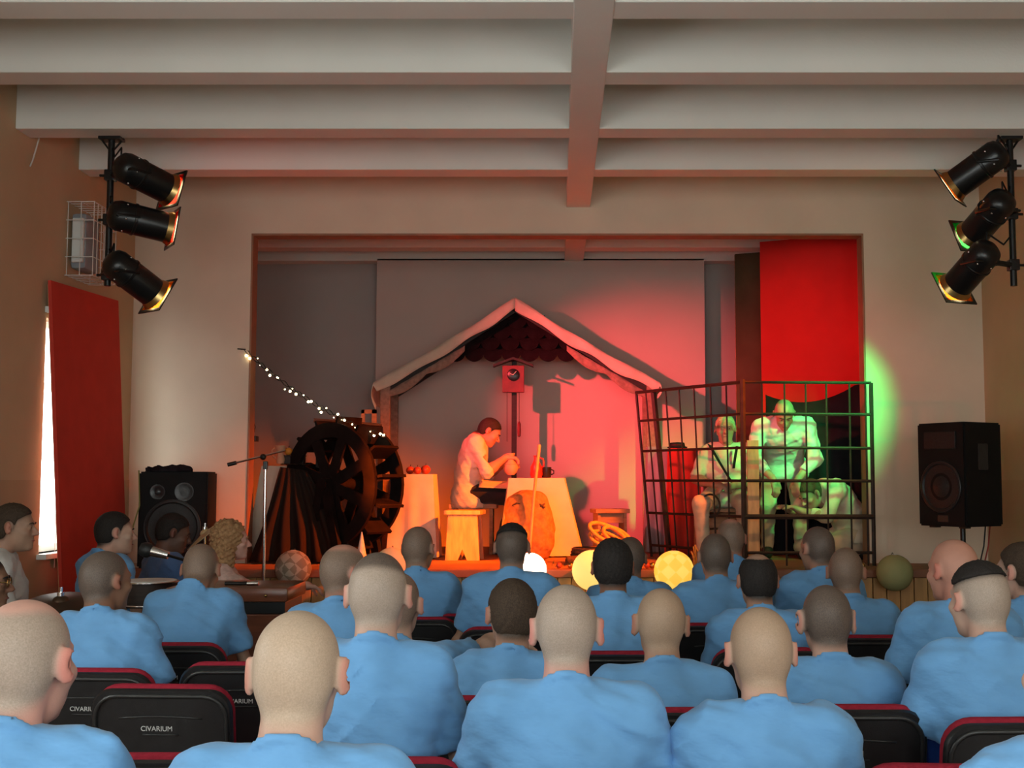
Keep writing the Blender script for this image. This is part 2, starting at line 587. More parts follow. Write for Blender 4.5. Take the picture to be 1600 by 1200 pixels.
def head_fn(c, yaw, pitch, roll, s=1.0, ears=1.0, female=False):
    """returns (sdf of head in person space, function to head-local coords, rotation)"""
    M = (Matrix.Rotation(yaw, 3, 'Z') @ Matrix.Rotation(pitch, 3, 'X') @ Matrix.Rotation(roll, 3, 'Y'))
    Mi = np.array(M, np.float32)
    c = np.array(c, np.float32)
    loc = lambda p: ((p - c) @ Mi) / s
    ea = R(28)
    Er = np.array(Matrix.Rotation(-ea, 3, 'Z'), np.float32); El = np.array(Matrix.Rotation(ea, 3, 'Z'), np.float32)
    jaw = .056 if female else .061
    fs = [s_ell((0, -.012, .028), (.076, .097, .090)), s_ell((0, .026, -.045), (jaw, .066, .078)), s_ell((0, -.045, -.012), (.066, .055, .066)),
          s_ell((0, .070, -.098), (.026, .022, .020)), s_ell((0, .074, .020), (.050, .020, .014)), s_ell((.043, .060, -.025), (.022, .022, .018)), s_ell((-.043, .060, -.025), (.022, .022, .018))]
    base = union(fs, .022)
    nose = union([s_cone((0, .090, .006), (0, .113, -.030), .007, .0115), s_ell((.010, .100, -.034), (.009, .010, .008)), s_ell((-.010, .100, -.034), (.009, .010, .008))], .008)
    lips = union([s_ell((0, .087, -.060), (.024, .010, .006)), s_ell((0, .086, -.071), (.020, .010, .0065))], .004)
    eyes = [s_ell((sx * .031, .079, .000), (.0125, .0125, .0115)) for sx in (-1, 1)]
    sock = [s_ell((sx * .031, .094, .001), (.018, .016, .012)) for sx in (-1, 1)]
    earf = []
    for sx, E in ((1, Er), (-1, El)):
        earf.append((s_ell((sx * (.081 + .004 * ears), -.010, .000), (.0095, .0215 * ears, .033 * ears), E), s_ell((sx * .094, .000, .002), (.007, .012, .020), E)))
    def f(p):
        q = loc(p)
        d = base(q)
        for g in sock: d = smax(d, -g(q), .010)
        d = smin(d, nose(q), .010)
        d = smin(d, lips(q), .006)
        for g in eyes: d = np.minimum(d, g(q))
        for g, cut in earf:
            e = smax(g(q), -cut(q), .005)
            d = smin(d, e, .008)
        return d * s
    return f, loc, base

HL_Y = [-.13, -.085, -.035, -.004, .012, .030, .062, .095]
HL_Z = [-.072, -.068, -.050, .004, .000, .042, .062, .080]
def hair_region(kind):
    def f(q):
        zl = np.interp(q[:, 1], HL_Y, HL_Z).astype(np.float32)
        d = (zl - q[:, 2]) * .8
        for sx in (-1, 1):
            e = s_ell((sx * .082, -.008, .002), (.020, .026, .036))
            d = np.maximum(d, -e(q))
        if kind == 'ring':
            d = smax(d, -s_ell((0, .02, .125), (.062, .105, .075))(q), .012)
        if kind == 'crown':
            d = smax(d, -s_ell((0, -.085, .075), (.038, .04, .034))(q), .014)
        if kind == 'top':
            d = np.maximum(d, (.058 - .35 * q[:, 1] - q[:, 2]) * .8)
        if kind == 'bald_top':
            d = smax(d, (q[:, 2] - .045) * .9, .02)
        return d
    return f

def wob(p, a, f, ph=0.0):
    return a * (np.sin(p[:, 0] * f * 1.3 + p[:, 2] * f * .7 + ph) * np.sin(p[:, 2] * f * 1.1 - p[:, 1] * f * .6 + ph * 2) + .5 * np.sin(p[:, 1] * f * 1.9 + p[:, 0] * f * .9 + ph * 3 + p[:, 2] * f * 1.7))

def finger_prims(wr, hd, side, curl=0.5, up=(0, 0, 1), s=1.0):
    """palm, four fingers and a thumb for a hand at wrist wr pointing along hd; side=+1 puts the thumb to the +lateral side"""
    wr = Vector(wr); d = Vector(hd).normalized(); u = Vector(up); u = (u - d * u.dot(d)).normalized(); l = d.cross(u) * side
    P = [s_cone(wr, wr + d * .045 * s, .024 * s, .026 * s)]
    for i, (o, L) in enumerate(((.030, .072), (.010, .080), (-.010, .074), (-.029, .058))):
        k0 = wr + d * .080 * s + l * o * s
        P.append(s_cone(wr + d * .02 * s + l * o * .6 * s, k0, .016 * s, .0115 * s))
        c1 = curl * .9; c2 = curl * 1.9
        k1 = k0 + (d * math.cos(c1) - u * math.sin(c1)) * L * .5 * s
        k2 = k1 + (d * math.cos(c2) - u * math.sin(c2)) * L * .5 * s
        P.append(s_cone(k0, k1, .0100 * s, .0092 * s)); P.append(s_cone(k1, k2, .0092 * s, .0078 * s))
    t0 = wr + d * .022 * s + l * .022 * s
    t1 = t0 + (d * .6 + l * .75 - u * .15).normalized() * .042 * s
    t2 = t1 + (d * .9 + l * .25 - u * .35 * curl).normalized() * .034 * s
    P.append(s_cone(t0, t1, .0135 * s, .0110 * s)); P.append(s_cone(t1, t2, .0110 * s, .0085 * s))
    return P

LOWER_CACHE = {}
SHOE = None
def person(label, X, Y, ztop, byaw=0., hyaw=0., hpitch=0., hroll=0., lean=0., skin='skin_fair', hair=(), shirt='shirt_blue', trousers='trousers_blue', h=.009, hs=.011, zbase=0.,
           wide=1., ears=1., side=0., J=None, sleeve=.72, hunch=0., female=False, hands=False, curl=.5, seat=.45, group=None, seed=0, hscale=1., collar=True, long_shirt=0., legs='seat', headpx=True, wrinkle=1.0, skirt=None, handup=None, face=None):
    """X,Y = where the head is; the Empty stands on the floor under the seat"""
    rnd = random.Random(seed + int(X * 1000))
    ztop -= zbase
    hc = Vector((side, lean + .045 + hunch * .05, ztop - .119 * hscale))
    zc = ztop - .242 + hunch * .045
    sz = zc - .068
    sw = .158 * wide
    D = dict(pelvis=(0, 0, seat + .10), belly=(side * .3, lean * .35 - .01, seat + .27), chest=(side * .7, lean * .75 - .012 - hunch * .03, zc - .20),
             shl=(-sw + side * .85, lean - .015, sz), shr=(sw + side * .85, lean - .015, sz),
             ell=(-.245 * wide + side * .6, lean * .6 + .05, sz - .27), elr=(.245 * wide + side * .6, lean * .6 + .05, sz - .27),
             wrl=(-.13, .26, seat + .17), wrr=(.13, .26, seat + .17), hdl=(.35, .8, -.25), hdr=(-.35, .8, -.25),
             neck=(side * .9, lean - .03 - hunch * .02, zc), head=tuple(hc), hipl=(-.09, .02, seat + .09), hipr=(.09, .02, seat + .09),
             knl=(-.13, .44, seat + .06), knr=(.13, .44, seat + .06), anl=(-.13, .40, .09), anr=(.13, .40, .09))
    if J: D.update(J)
    hc = Vector(D['head'])
    # root so that the head lands at X, Y
    rot = Matrix.Rotation(byaw, 3, 'Z')
    o2 = rot @ Vector((hc.x, hc.y, 0))
    root = thing('person', label, 'person', (X - o2.x, Y - o2.y, zbase), byaw, group)
    hf, loc, hbase = head_fn(hc, hyaw, hpitch, hroll, hscale, ears, female)
    hM = Matrix.Rotation(hyaw, 3, 'Z') @ Matrix.Rotation(hpitch, 3, 'X') @ Matrix.Rotation(hroll, 3, 'Y')
    nk_top = hc + hM @ Vector((0, -.028, -.045)) * hscale
    nk = Vector(D['neck'])
    nr = .050 if female else .0545 * (0.9 + .1 * wide)
    V3 = lambda k: Vector(D[k])
    def torso(o, arms, trap=True):
        w = wide
        ch, be, pe = V3('chest'), V3('belly'), V3('pelvis')
        axis = (V3('shr') - V3('shl'))
        ax = axis.normalized(); up = (nk - pe).normalized(); fw = up.cross(ax).normalized(); up2 = ax.cross(fw)
        M = np.array([[ax.x, fw.x, up2.x], [ax.y, fw.y, up2.y], [ax.z, fw.z, up2.z]], np.float32)
        fs = [s_ell(pe, (.175 * w + o, .135 + o, .13 + o), M), s_ell(be, (.158 * w + o, .120 * w + o, .19 + o), M), s_ell(ch, (.172 * w + o, .118 + o, .185 + o), M),
              s_cone(V3('shl') * .92 + V3('shr') * .08, V3('shr') * .92 + V3('shl') * .08, .060 + o, .060 + o),
              s_cone(ch + up * .03 + ax * .09, V3('shr') - up * .01, .08 + o, .058 + o), s_cone(ch + up * .03 - ax * .09, V3('shl') - up * .01, .08 + o, .058 + o)]
        if trap:
            for k in ('shl', 'shr'):
                fs.append(s_cone(nk * .84 + V3(k) * .16 - up * .022, V3(k) * .72 + nk * .28 + up * .000, .046 + o * .6, .052 + o * .6))
        for (s, e, t) in arms:
            fs.append(s_cone(V3(s), V3(s).lerp(V3(e), t), .052 * (.6 + .4 * w) + o, (.052 + (.041 - .052) * t) * (.6 + .4 * w) + o * 1.25))
        return fs
    arms = [('shl', 'ell', 1.0), ('shr', 'elr', 1.0)]
    bf = torso(-.013, arms)
    bf += [s_cone(nk_top, nk + Vector((0, .008, -.005)), nr * .98, nr * 1.06)]
    for a, b in (('ell', 'wrl'), ('elr', 'wrr')):
        v = V3(a).lerp(V3(b), .3)
        bf += [s_cone(V3(a), v, .041, .042), s_cone(v, V3(b), .042, .027)]
    tor = union(bf, .028)
    hp = []
    if handup is None: handup = ((0, 0, 1), (0, 0, 1))
    hp += finger_prims(D['wrl'], D['hdl'], 1, curl, handup[0])
    hp += finger_prims(D['wrr'], D['hdr'], -1, curl, handup[1])
    hnd = union(hp, .008)
    hc_np = np.array(hc, np.float32)
    hw = [np.array(Vector(D['wr' + k]) + Vector(D['hd' + k]).normalized() * .08, np.float32) for k in 'lr']
    def body(p):
        d = tor(p)
        m = np.linalg.norm(p - hc_np, axis=1) < .235
        d[m] = smin(d[m], hf(p[m]), .016)
        for w in hw:
            m = np.linalg.norm(p - w, axis=1) < .20
            d[m] = smin(d[m], hnd(p[m]), .012)
        return d
    allp = [V3(k) for k in ('pelvis', 'head', 'shl', 'shr', 'ell', 'elr', 'wrl', 'wrr', 'chest', 'neck')]
    allp += [V3('wrl') + Vector(D['hdl']).normalized() * .12, V3('wrr') + Vector(D['hdr']).normalized() * .12]
    lo = np.array([min(p[i] for p in allp) for i in range(3)]) - .23
    hi = np.array([max(p[i] for p in allp) for i in range(3)]) + .23
    V, Q = polygonize(body, lo, hi, h)
    stub = [x for x in hair if x[0] != 'curly']
    bo = np_mesh('body', V, Q, skin_stub(skin, stub[0][2] if stub else None, stub[1][2] if len(stub) > 1 else None), root)
    ql = loc(V.astype(np.float32))
    onhead = np.clip((.175 - np.linalg.norm(ql, axis=1)) / .03, 0, 1)
    mk = np.zeros(len(V), np.float32)
    if stub:
        rg = hair_region(stub[0][0])(ql)
        t_ = np.clip(.5 - (rg - .004) / .030, 0, 1)
        mk = (t_ * t_ * (3 - 2 * t_) * onhead).astype(np.float32)
    mk2 = np.zeros(len(V), np.float32)
    if len(stub) > 1:
        t_ = np.clip(.5 - (hair_region(stub[1][0])(ql) - .003) / .022, 0, 1)
        mk2 = (t_ * t_ * (3 - 2 * t_) * onhead).astype(np.float32)
    fl = np.zeros(len(V), np.float32)
    for sx in (-1, 1):
        e = s_ell((sx * .088, -.008, 0), (.014, .024, .036))(ql)
        fl = np.maximum(fl, np.clip(.5 - e / .012, 0, 1) * .9)
        mk *= np.clip((e - .000) / .008, 0, 1)
    fl = np.maximum(fl, np.clip(.5 - s_ell((0, .105, -.03), (.02, .02, .02))(ql) / .02, 0, 1) * .5)
    nkd = np.linalg.norm(V - np.array(nk + (nk_top - nk) * .3), axis=1)
    fl = np.maximum(fl, np.clip((.11 - nkd) / .08, 0, 1) * .35)
    for nm_, arr in (('stubble', mk), ('stubble_top', mk2), ('flush', fl)):
        at_ = bo.data.attributes.new(nm_, 'FLOAT', 'POINT')
        at_.data.foreach_set('value', np.ascontiguousarray(arr, np.float32))
    if face:
        for sx in (-1, 1):
            ew = hM @ Vector((sx * .030, .0765, .0005)) * hscale + hc
            bm = nb(); ball(bm, ew, .0118 * hscale, 12, 8); eo = obj('eye', bm, 'eye_white', root, True, True)
            bm = nb(); ball(bm, hM @ Vector((sx * .0305, .0845, .0003)) * hscale + hc, .0055 * hscale, 10, 6); obj('iris', bm, 'eye_dark', eo, True, True)
            bm = nb(); tube(bm, [hM @ (Vector((sx * x_, y_, z_)) * hscale) + hc for x_, y_, z_ in ((.013, .0965, .019), (.030, .0945, .024), (.050, .082, .020))], [.0035, .0045, .002], 6); obj('eyebrow', bm, face if isinstance(face, str) else 'hair_black', root, True, True)
        bm = nb(); tube(bm, [hM @ (Vector((x_, y_, -.0655)) * hscale) + hc for x_, y_ in ((-.024, .088), (-.012, .0955), (0, .098), (.012, .0955), (.024, .088))], [.001, .003, .0035, .003, .001], 6); obj('mouth', bm, 'lip_red', root, True, True)
    # hair
    hlo = np.array(hc) - .19 * hscale; hhi = np.array(hc) + .19 * hscale
    for (kind, t, hm) in hair:
        if kind != 'curly' and t < .0055: continue
        if kind == 'curly':
            def hair_f(p):
                q = loc(p)
                a = s_ell((0, -.030, .035), (.104, .110, .104))(q)
                b = union([s_ell((.074, -.050, -.09), (.055, .065, .145)), s_ell((-.074, -.050, -.09), (.055, .065, .145)), s_ell((0, -.090, -.11), (.095, .055, .155))], .04)(q)
                d = smin(a, b, .03)
                d = d + wob(q, .010, 95, 1.0) + wob(q, .005, 190, 2.0)
                face = s_ell((0, .088, -.035), (.064, .085, .112))(q)
                return smax(d, -face, .01)
            hv, hq = polygonize(hair_f, np.array(hc) - .30, np.array(hc) + .24, min(h, .007))
        else:
            reg = hair_region(kind)
            amp = t * .30
            def hair_f(p, reg=reg, t=t, amp=amp):
                q = loc(p)
                d = hbase(q) * hscale - t
                if t > .004: d = d + wob(q, amp, 240, .5)
                return smax(d, reg(q), max(.004, t * .8))
            hv, hq = polygonize(hair_f, hlo, hhi, min(h, .006))
        np_mesh('hair', hv, hq, hm, root)
    # shirt
    ph = rnd.random() * 6
    sh = torso(.010, [('shl', 'ell', min(sleeve, 1)), ('shr', 'elr', min(sleeve, 1))])
    for k, e in (('l', 1), ('r', 1)):
        if sleeve > 1.0:
            t = sleeve - 1.0
            sh.append(s_cone(V3('el' + k), V3('el' + k).lerp(V3('wr' + k), t), .056, .044))
    shu = union(sh, .030)
    ncone = s_cone(nk.lerp(V3('chest'), .42) + (V3('head') - nk).cross(Vector((0, 0, 0))), nk + (nk_top - nk).normalized() * .02, .086, nr * 1.10 + .004)
    cut = []
    for k in ('l', 'r'):
        if sleeve <= 1.0:
            s, e = np.array(D['sh' + k], np.float32), np.array(D['el' + k], np.float32)
        else:
            s, e = np.array(D['el' + k], np.float32), np.array(D['wr' + k], np.float32)
        n = (e - s) / np.linalg.norm(e - s)
        tt = sleeve if sleeve <= 1.0 else sleeve - 1.0
        cut.append((s + (e - s) * tt, n, e))
    hem = np.array(D['pelvis'], np.float32) - np.array((0, 0, .03 + long_shirt), np.float32)
    ax_np = np.array(nk, np.float32)
    if collar:
        cdir = (nk_top - nk).normalized()
    def shirt_f(p):
        d = shu(p)
        fold = 1 - np.abs(np.sin(p[:, 2] * 23 + 5 * np.abs(p[:, 0]) * 3 + ph + 1.5 * np.sin(p[:, 0] * 9 + ph)))
        d = d + wrinkle * (wob(p, .0050, 22, ph) + wob(p, .0030, 50, ph + 1) - .0075 * fold ** 4 * np.clip(.5 + np.sin(p[:, 0] * 11 + p[:, 2] * 6 + ph), 0, 1))
        for (c, n, e) in cut:
            q = p - c
            near = np.linalg.norm(q, axis=1) < .13
            d = np.where(near, smax(d, q @ n, .004), d)
        d = smax(d, hem[2] - p[:, 2], .01)
        if collar:
            # neck hole
            q = p - ax_np
            hh = q @ np.array(cdir, np.float32)
            rr = np.linalg.norm(q - hh[:, None] * np.array(cdir, np.float32), axis=1)
            tilt = hh + .30 * (q[:, 1] * math.copysign(1, 1)) + .006
            d = smin(d, smax(ncone(p), tilt, .003), .022)
            ring = np.sqrt((rr - (nr * 1.10 + .0045)) ** 2 + (np.maximum(np.abs(tilt + .004) - .007, 0)) ** 2) - max(.0048, hs * .62)
            d = smin(d, ring, .003)
        return d
    if long_shirt:
        sh.append(s_ell(Vector(D['pelvis']) - Vector((0, -.02, .06)), (.20 * wide, .17, .16)))
    V, Q = polygonize(shirt_f, lo, hi, hs)
    np_mesh('shirt', V, Q, shirt, root)
    # trousers and shoes
    key = (seat, trousers, legs, tuple(sorted((k, tuple(v)) for k, v in (J or {}).items() if k[:2] in ('hi', 'kn', 'an', 'pe', 'to'))))
    if key not in LOWER_CACHE:
        pe = V3('pelvis')
        fs = [s_ell(pe - Vector((0, 0, .02)), (.178, .140, .115))]
        for k in ('l', 'r'):
            fs += [s_cone(V3('hip' + k), V3('kn' + k), .092, .068), s_cone(V3('kn' + k), V3('an' + k), .066, .052)]
        tf = union(fs, .03)
        ps = [V3(k) for k in ('pelvis', 'hipl', 'hipr', 'knl', 'knr', 'anl', 'anr')]
        l2 = np.array([min(p[i] for p in ps) for i in range(3)]) - .18; h2 = np.array([max(p[i] for p in ps) for i in range(3)]) + .18
        V, Q = polygonize(lambda p: tf(p) + wob(p, .004, 30, 1), l2, h2, .014)
        o = np_mesh('trousers', V, Q, trousers, root)
        shoes = []
        for k in ('l', 'r'):
            a = V3('an' + k)
            toe = Vector(D.get('toe' + k, (0, 1, 0)))
            toe = Vector((toe.x, toe.y, 0)).normalized()
            sf = union([s_cone(a + Vector((0, 0, -.01)), a + toe * .03 - Vector((0, 0, .035)), .050, .045), s_cone(a - toe * .02 - Vector((0, 0, .045)), a + toe * .16 - Vector((0, 0, .055)), .044, .036)], .03)
            az = a.z - .09
            V, Q = polygonize(lambda p: smax(sf(p), az - p[:, 2], .006), np.array(a) - .25, np.array(a) + .25, .012)
            shoes.append(np_mesh('shoe', V, Q, 'shoe_black', root))
        LOWER_CACHE[key] = (o, shoes)
    else:
        o, shoes = LOWER_CACHE[key]
        inst('trousers', o, root)
        for s in shoes: inst('shoe', s, root)
    root['_head'] = 1
    del root['_head']
    return root

SKC, STC = {}, {}
def skin_m(name, c, r=.5):
    SKC[name] = c
def mixc(nt, fac, a, b):
    m = nt.nodes.new('ShaderNodeMix'); m.data_type = 'RGBA'
    nt.links.new(fac, m.inputs[0])
    for v, i in ((a, 6), (b, 7)):
        if isinstance(v, tuple): m.inputs[i].default_value = (*v, 1)
        else: nt.links.new(v, m.inputs[i])
    return m.outputs[2]
def skin_stub(skin, stub, top=None):
    key = skin + '_' + (stub or 'plain') + ('_' + top if top else '')
    if key in MATS: return key
    c = SKC[skin]
    m = bpy.data.materials.new(key); m.use_nodes = True; nt = m.node_tree; b = nt.nodes['Principled BSDF']
    b.inputs['Roughness'].default_value = .52; b.inputs['Specular IOR Level'].default_value = .35
    tc = nt.nodes.new('ShaderNodeTexCoord')
    def noise(sc, lo, hi):
        n = nt.nodes.new('ShaderNodeTexNoise'); n.inputs['Scale'].default_value = sc; n.inputs['Detail'].default_value = 3; nt.links.new(tc.outputs['Object'], n.inputs['Vector'])
        r = nt.nodes.new('ShaderNodeMapRange'); r.inputs[1].default_value = .3; r.inputs[2].default_value = .7; r.inputs[3].default_value = lo; r.inputs[4].default_value = hi; nt.links.new(n.outputs['Fac'], r.inputs[0]); return r.outputs[0], n
    f1, n1 = noise(16, 0, 1)
    base = mixc(nt, f1, tuple(x * .90 for x in c), tuple(min(1, x * 1.08) for x in c))
    a2 = nt.nodes.new('ShaderNodeAttribute'); a2.attribute_name = 'flush'
    base = mixc(nt, a2.outputs['Fac'], base, (min(1, c[0] * 1.10), c[1] * .74, c[2] * .74))
    if stub:
        s1, s2 = STC[stub]
        f2, _ = noise(330, 0, 1)
        sc_ = mixc(nt, f2, s1, s2)
        a1 = nt.nodes.new('ShaderNodeAttribute'); a1.attribute_name = 'stubble'
        base = mixc(nt, a1.outputs['Fac'], base, sc_)
    if top:
        s1, s2 = STC[top]
        a3 = nt.nodes.new('ShaderNodeAttribute'); a3.attribute_name = 'stubble_top'
        base = mixc(nt, a3.outputs['Fac'], base, mixc(nt, f2, s1, s2))
    nt.links.new(base, b.inputs['Base Color'])
    f3, n3 = noise(240, 0, 1)
    bp = nt.nodes.new('ShaderNodeBump'); bp.inputs['Strength'].default_value = .06; bp.inputs['Distance'].default_value = .01; nt.links.new(n3.outputs['Fac'], bp.inputs['Height']); nt.links.new(bp.outputs['Normal'], b.inputs['Normal'])
    MATS[key] = m
    return key
mat('eye_white', (.6, .58, .55), .25, var=.02); mat('eye_dark', (.02, .013, .01), .15); mat('lip_red', (.30, .10, .085), .5)
skin_m('skin_fair', (.56, .36, .27)); skin_m('skin_pink', (.60, .33, .26)); skin_m('skin_tan', (.42, .25, .17)); skin_m('skin_brown', (.27, .145, .09)); skin_m('skin_dark', (.16, .085, .06)); skin_m('skin_red', (.50, .24, .17))
def hair_m(name, a, b, sc=260, rough=.75):
    STC[name] = (a, b)
    return mat(name, a, rough, scale=sc, col2=b, bump=.25, bscale=420, spec=.25)
hair_m('stubble_fair', (.42, .31, .22), (.52, .38, .28)); hair_m('stubble_grey', (.32, .25, .195), (.44, .335, .27)); hair_m('stubble_brown', (.17, .115, .085), (.27, .18, .13))
hair_m('stubble_dark', (.085, .062, .050), (.16, .115, .09)); hair_m('hair_black', (.012, .010, .010), (.035, .028, .024)); hair_m('hair_brown', (.035, .022, .015), (.085, .055, .035))
hair_m('hair_blond', (.26, .13, .06), (.50, .29, .14), 60); hair_m('hair_straw', (.50, .40, .25), (.62, .52, .36)); hair_m('stubble_tan', (.36, .245, .165), (.45, .305, .21))
def cloth_m(name, c, var=.06, sc=9, rough=.9):
    return mat(name, c, rough, var=var, scale=sc, bump=.9, bscale=11, spec=.15, sheen=.15, stretch=(1, 1, 2.0))
cloth_m('shirt_blue', (.150, .355, .640)); cloth_m('shirt_white', (.62, .60, .58)); cloth_m('shirt_cream', (.66, .58, .44)); cloth_m('shirt_pink', (.62, .42, .36), .25, 22); cloth_m('shirt_navy', (.085, .16, .33))
cloth_m('trousers_blue', (.06, .13, .30)); cloth_m('trousers_black', (.02, .02, .022)); cloth_m('trousers_cream', (.55, .46, .32)); cloth_m('apron_cloth', (.60, .47, .22))
mat('shoe_black', (.015, .015, .015), .4)

# ------------------------------------------------------------------ stacking auditorium chairs
mat('black_plastic', (.012, .012, .013), .38, var=.2, scale=30, bump=.08, bscale=350, spec=.5)
mat('rim_plastic', (.022, .022, .022), .34, var=.15, scale=30, spec=.5)
mat('red_upholstery', (.30, .018, .035), .9, var=.15, scale=60, bump=.2, bscale=300, spec=.15)
mat('black_steel', (.015, .015, .016), .35, metal=.3, var=.1)
mat('label_ink', (.62, .62, .60), .6, var=.05)

def rrect(w, z0, z1, rt, rb, n=7):
    pts = []
    for (cx, cz, r, a0) in ((w / 2 - rt, z1 - rt, rt, 0), (-w / 2 + rt, z1 - rt, rt, 90), (-w / 2 + rb, z0 + rb, rb, 180), (w / 2 - rb, z0 + rb, rb, 270)):
        for k in range(n):
            a = R(a0 + 90 * k / (n - 1))
            pts.append((cx + r * math.cos(a), cz + r * math.sin(a)))
    return pts

def slab(bm, w, z0, z1, rt, rb, yf, yb, round_=.012, bend=.16, tilt=.16, zt=.40):
    """upright rounded panel, slightly curved and reclined; yf front, yb back (y axis)"""
    def tr(x, y, z):
        return (x, y + bend * x * x * -1.0 * -1 - tilt * (z - zt), z)
    specs = [(0.55, yb), (0.9, yb), (1.0, yb), (1.0, yb), (1.0, yf), (.9, yf), (.55, yf)]
    rings = []
    cz = (z0 + z1) / 2
    for i, (ins, y) in enumerate([(.5, yb), (.12, yb), (.03, yb), (0, yb + round_), (0, yf - round_), (.03, yf), (.12, yf), (.5, yf)]):
        base = rrect(w, z0, z1, rt, rb)
        ring = []
        for (x, z) in base:
            k = 1 - ins
            ring.append(bm.verts.new(tr(x * k, y, cz + (z - cz) * k)))
        rings.append(ring)
    n = len(rings[0])
    for a, b in zip(rings, rings[1:]):
        for k in range(n):
            bm.faces.new((a[k], a[(k + 1) % n], b[(k + 1) % n], b[k]))
    for ring, y in ((rings[0], yb), (rings[-1], yf)):
        c = bm.verts.new(tr(0, y, cz))
        for k in range(n):
            bm.faces.new((ring[k], ring[(k + 1) % n], c))
    return tr

def make_chair():
    t = thing('auditorium_chair', 'x', 'chair')
    bm = nb(); tr = slab(bm, .475, .40, .815, .075, .04, -.175, -.20); obj('back_shell', bm, 'black_plastic', t, True, 'auto')
    bm = nb(); slab(bm, .468, .44, .826, .085, .04, -.135, -.176, .016); obj('back_pad', bm, 'red_upholstery', t, True, True)
    # raised rim and moulded ridges on the back of the shell
    base = rrect(.440, .30, .792, .075, .03)
    pts = [p for p in base[:14]]
    pts = [(pts[0][0], .43)] + pts + [(pts[-1][0], .43)]
    bm = nb(); tube(bm, [tr(x, -.2015, z) for x, z in pts], .0075, 6); obj('rim', bm, 'rim_plastic', t, True, True)
    bm = nb(); tube(bm, [tr(-.14 + .28 * k / 8, -.2005, .725 - .35 * (-.14 + .28 * k / 8) ** 2) for k in range(9)], .0032, 6); obj('ridge', bm, 'rim_plastic', t, True, True)
    bm = nb(); tube(bm, [tr(-.06 + .12 * k / 4, -.2005, .664) for k in range(5)], .0028, 6); obj('ridge', bm, 'rim_plastic', t, True, True)
    me = text_mesh('lettering', 'CIVARIUM', .0235)
    for v in me.vertices:
        x, z = v.co.x - .012, v.co.y + .684
        v.co = Vector(tr(x, -.2012 - v.co.z, z))
    me.materials.append(MATS['label_ink'])
    lo = bpy.data.objects.new('lettering', me); COL.objects.link(lo); lo.parent = t
    bm = nb(); box(bm, (-.225, -.16, .405), (.225, .25, .445), .018); obj('seat_pad', bm, 'red_upholstery', t, True, 'auto')
    bm = nb(); box(bm, (-.22, -.16, .388), (.22, .24, .406), .006); obj('seat_shell', bm, 'black_plastic', t, True)
    for sx in (-1, 1):
        bm = nb(); tube(bm, [(sx * .215, .20, .395), (sx * .225, .24, 0.0)], .0115, 8); obj('leg', bm, 'black_steel', t, True, True)
        bm = nb(); tube(bm, [(sx * .215, -.15, .42), (sx * .215, -.15, .36), (sx * .225, -.22, 0.0)], .0115, 8); obj('leg', bm, 'black_steel', t, True, True)
        bm = nb(); tube(bm, [(sx * .215, .205, .385), (sx * .215, -.15, .385)], .010, 8); obj('seat_rail', bm, 'black_steel', t, True, True)
    bm = nb(); tube(bm, [(-.215, -.165, .30), (.215, -.165, .30)], .008, 8); obj('stretcher', bm, 'black_steel', t, True, True)
    return t

chair0 = make_chair()
chair_used = False
def chair(x, y, label, rz=0.0):
    global chair_used
    c = chair0 if not chair_used else copy_tree(chair0)
    chair_used = True
    c.location = (x, y, 0); c.rotation_euler = (0, 0, rz)
    tag(c, label, 'chair', 'black and red auditorium chairs')
    return c

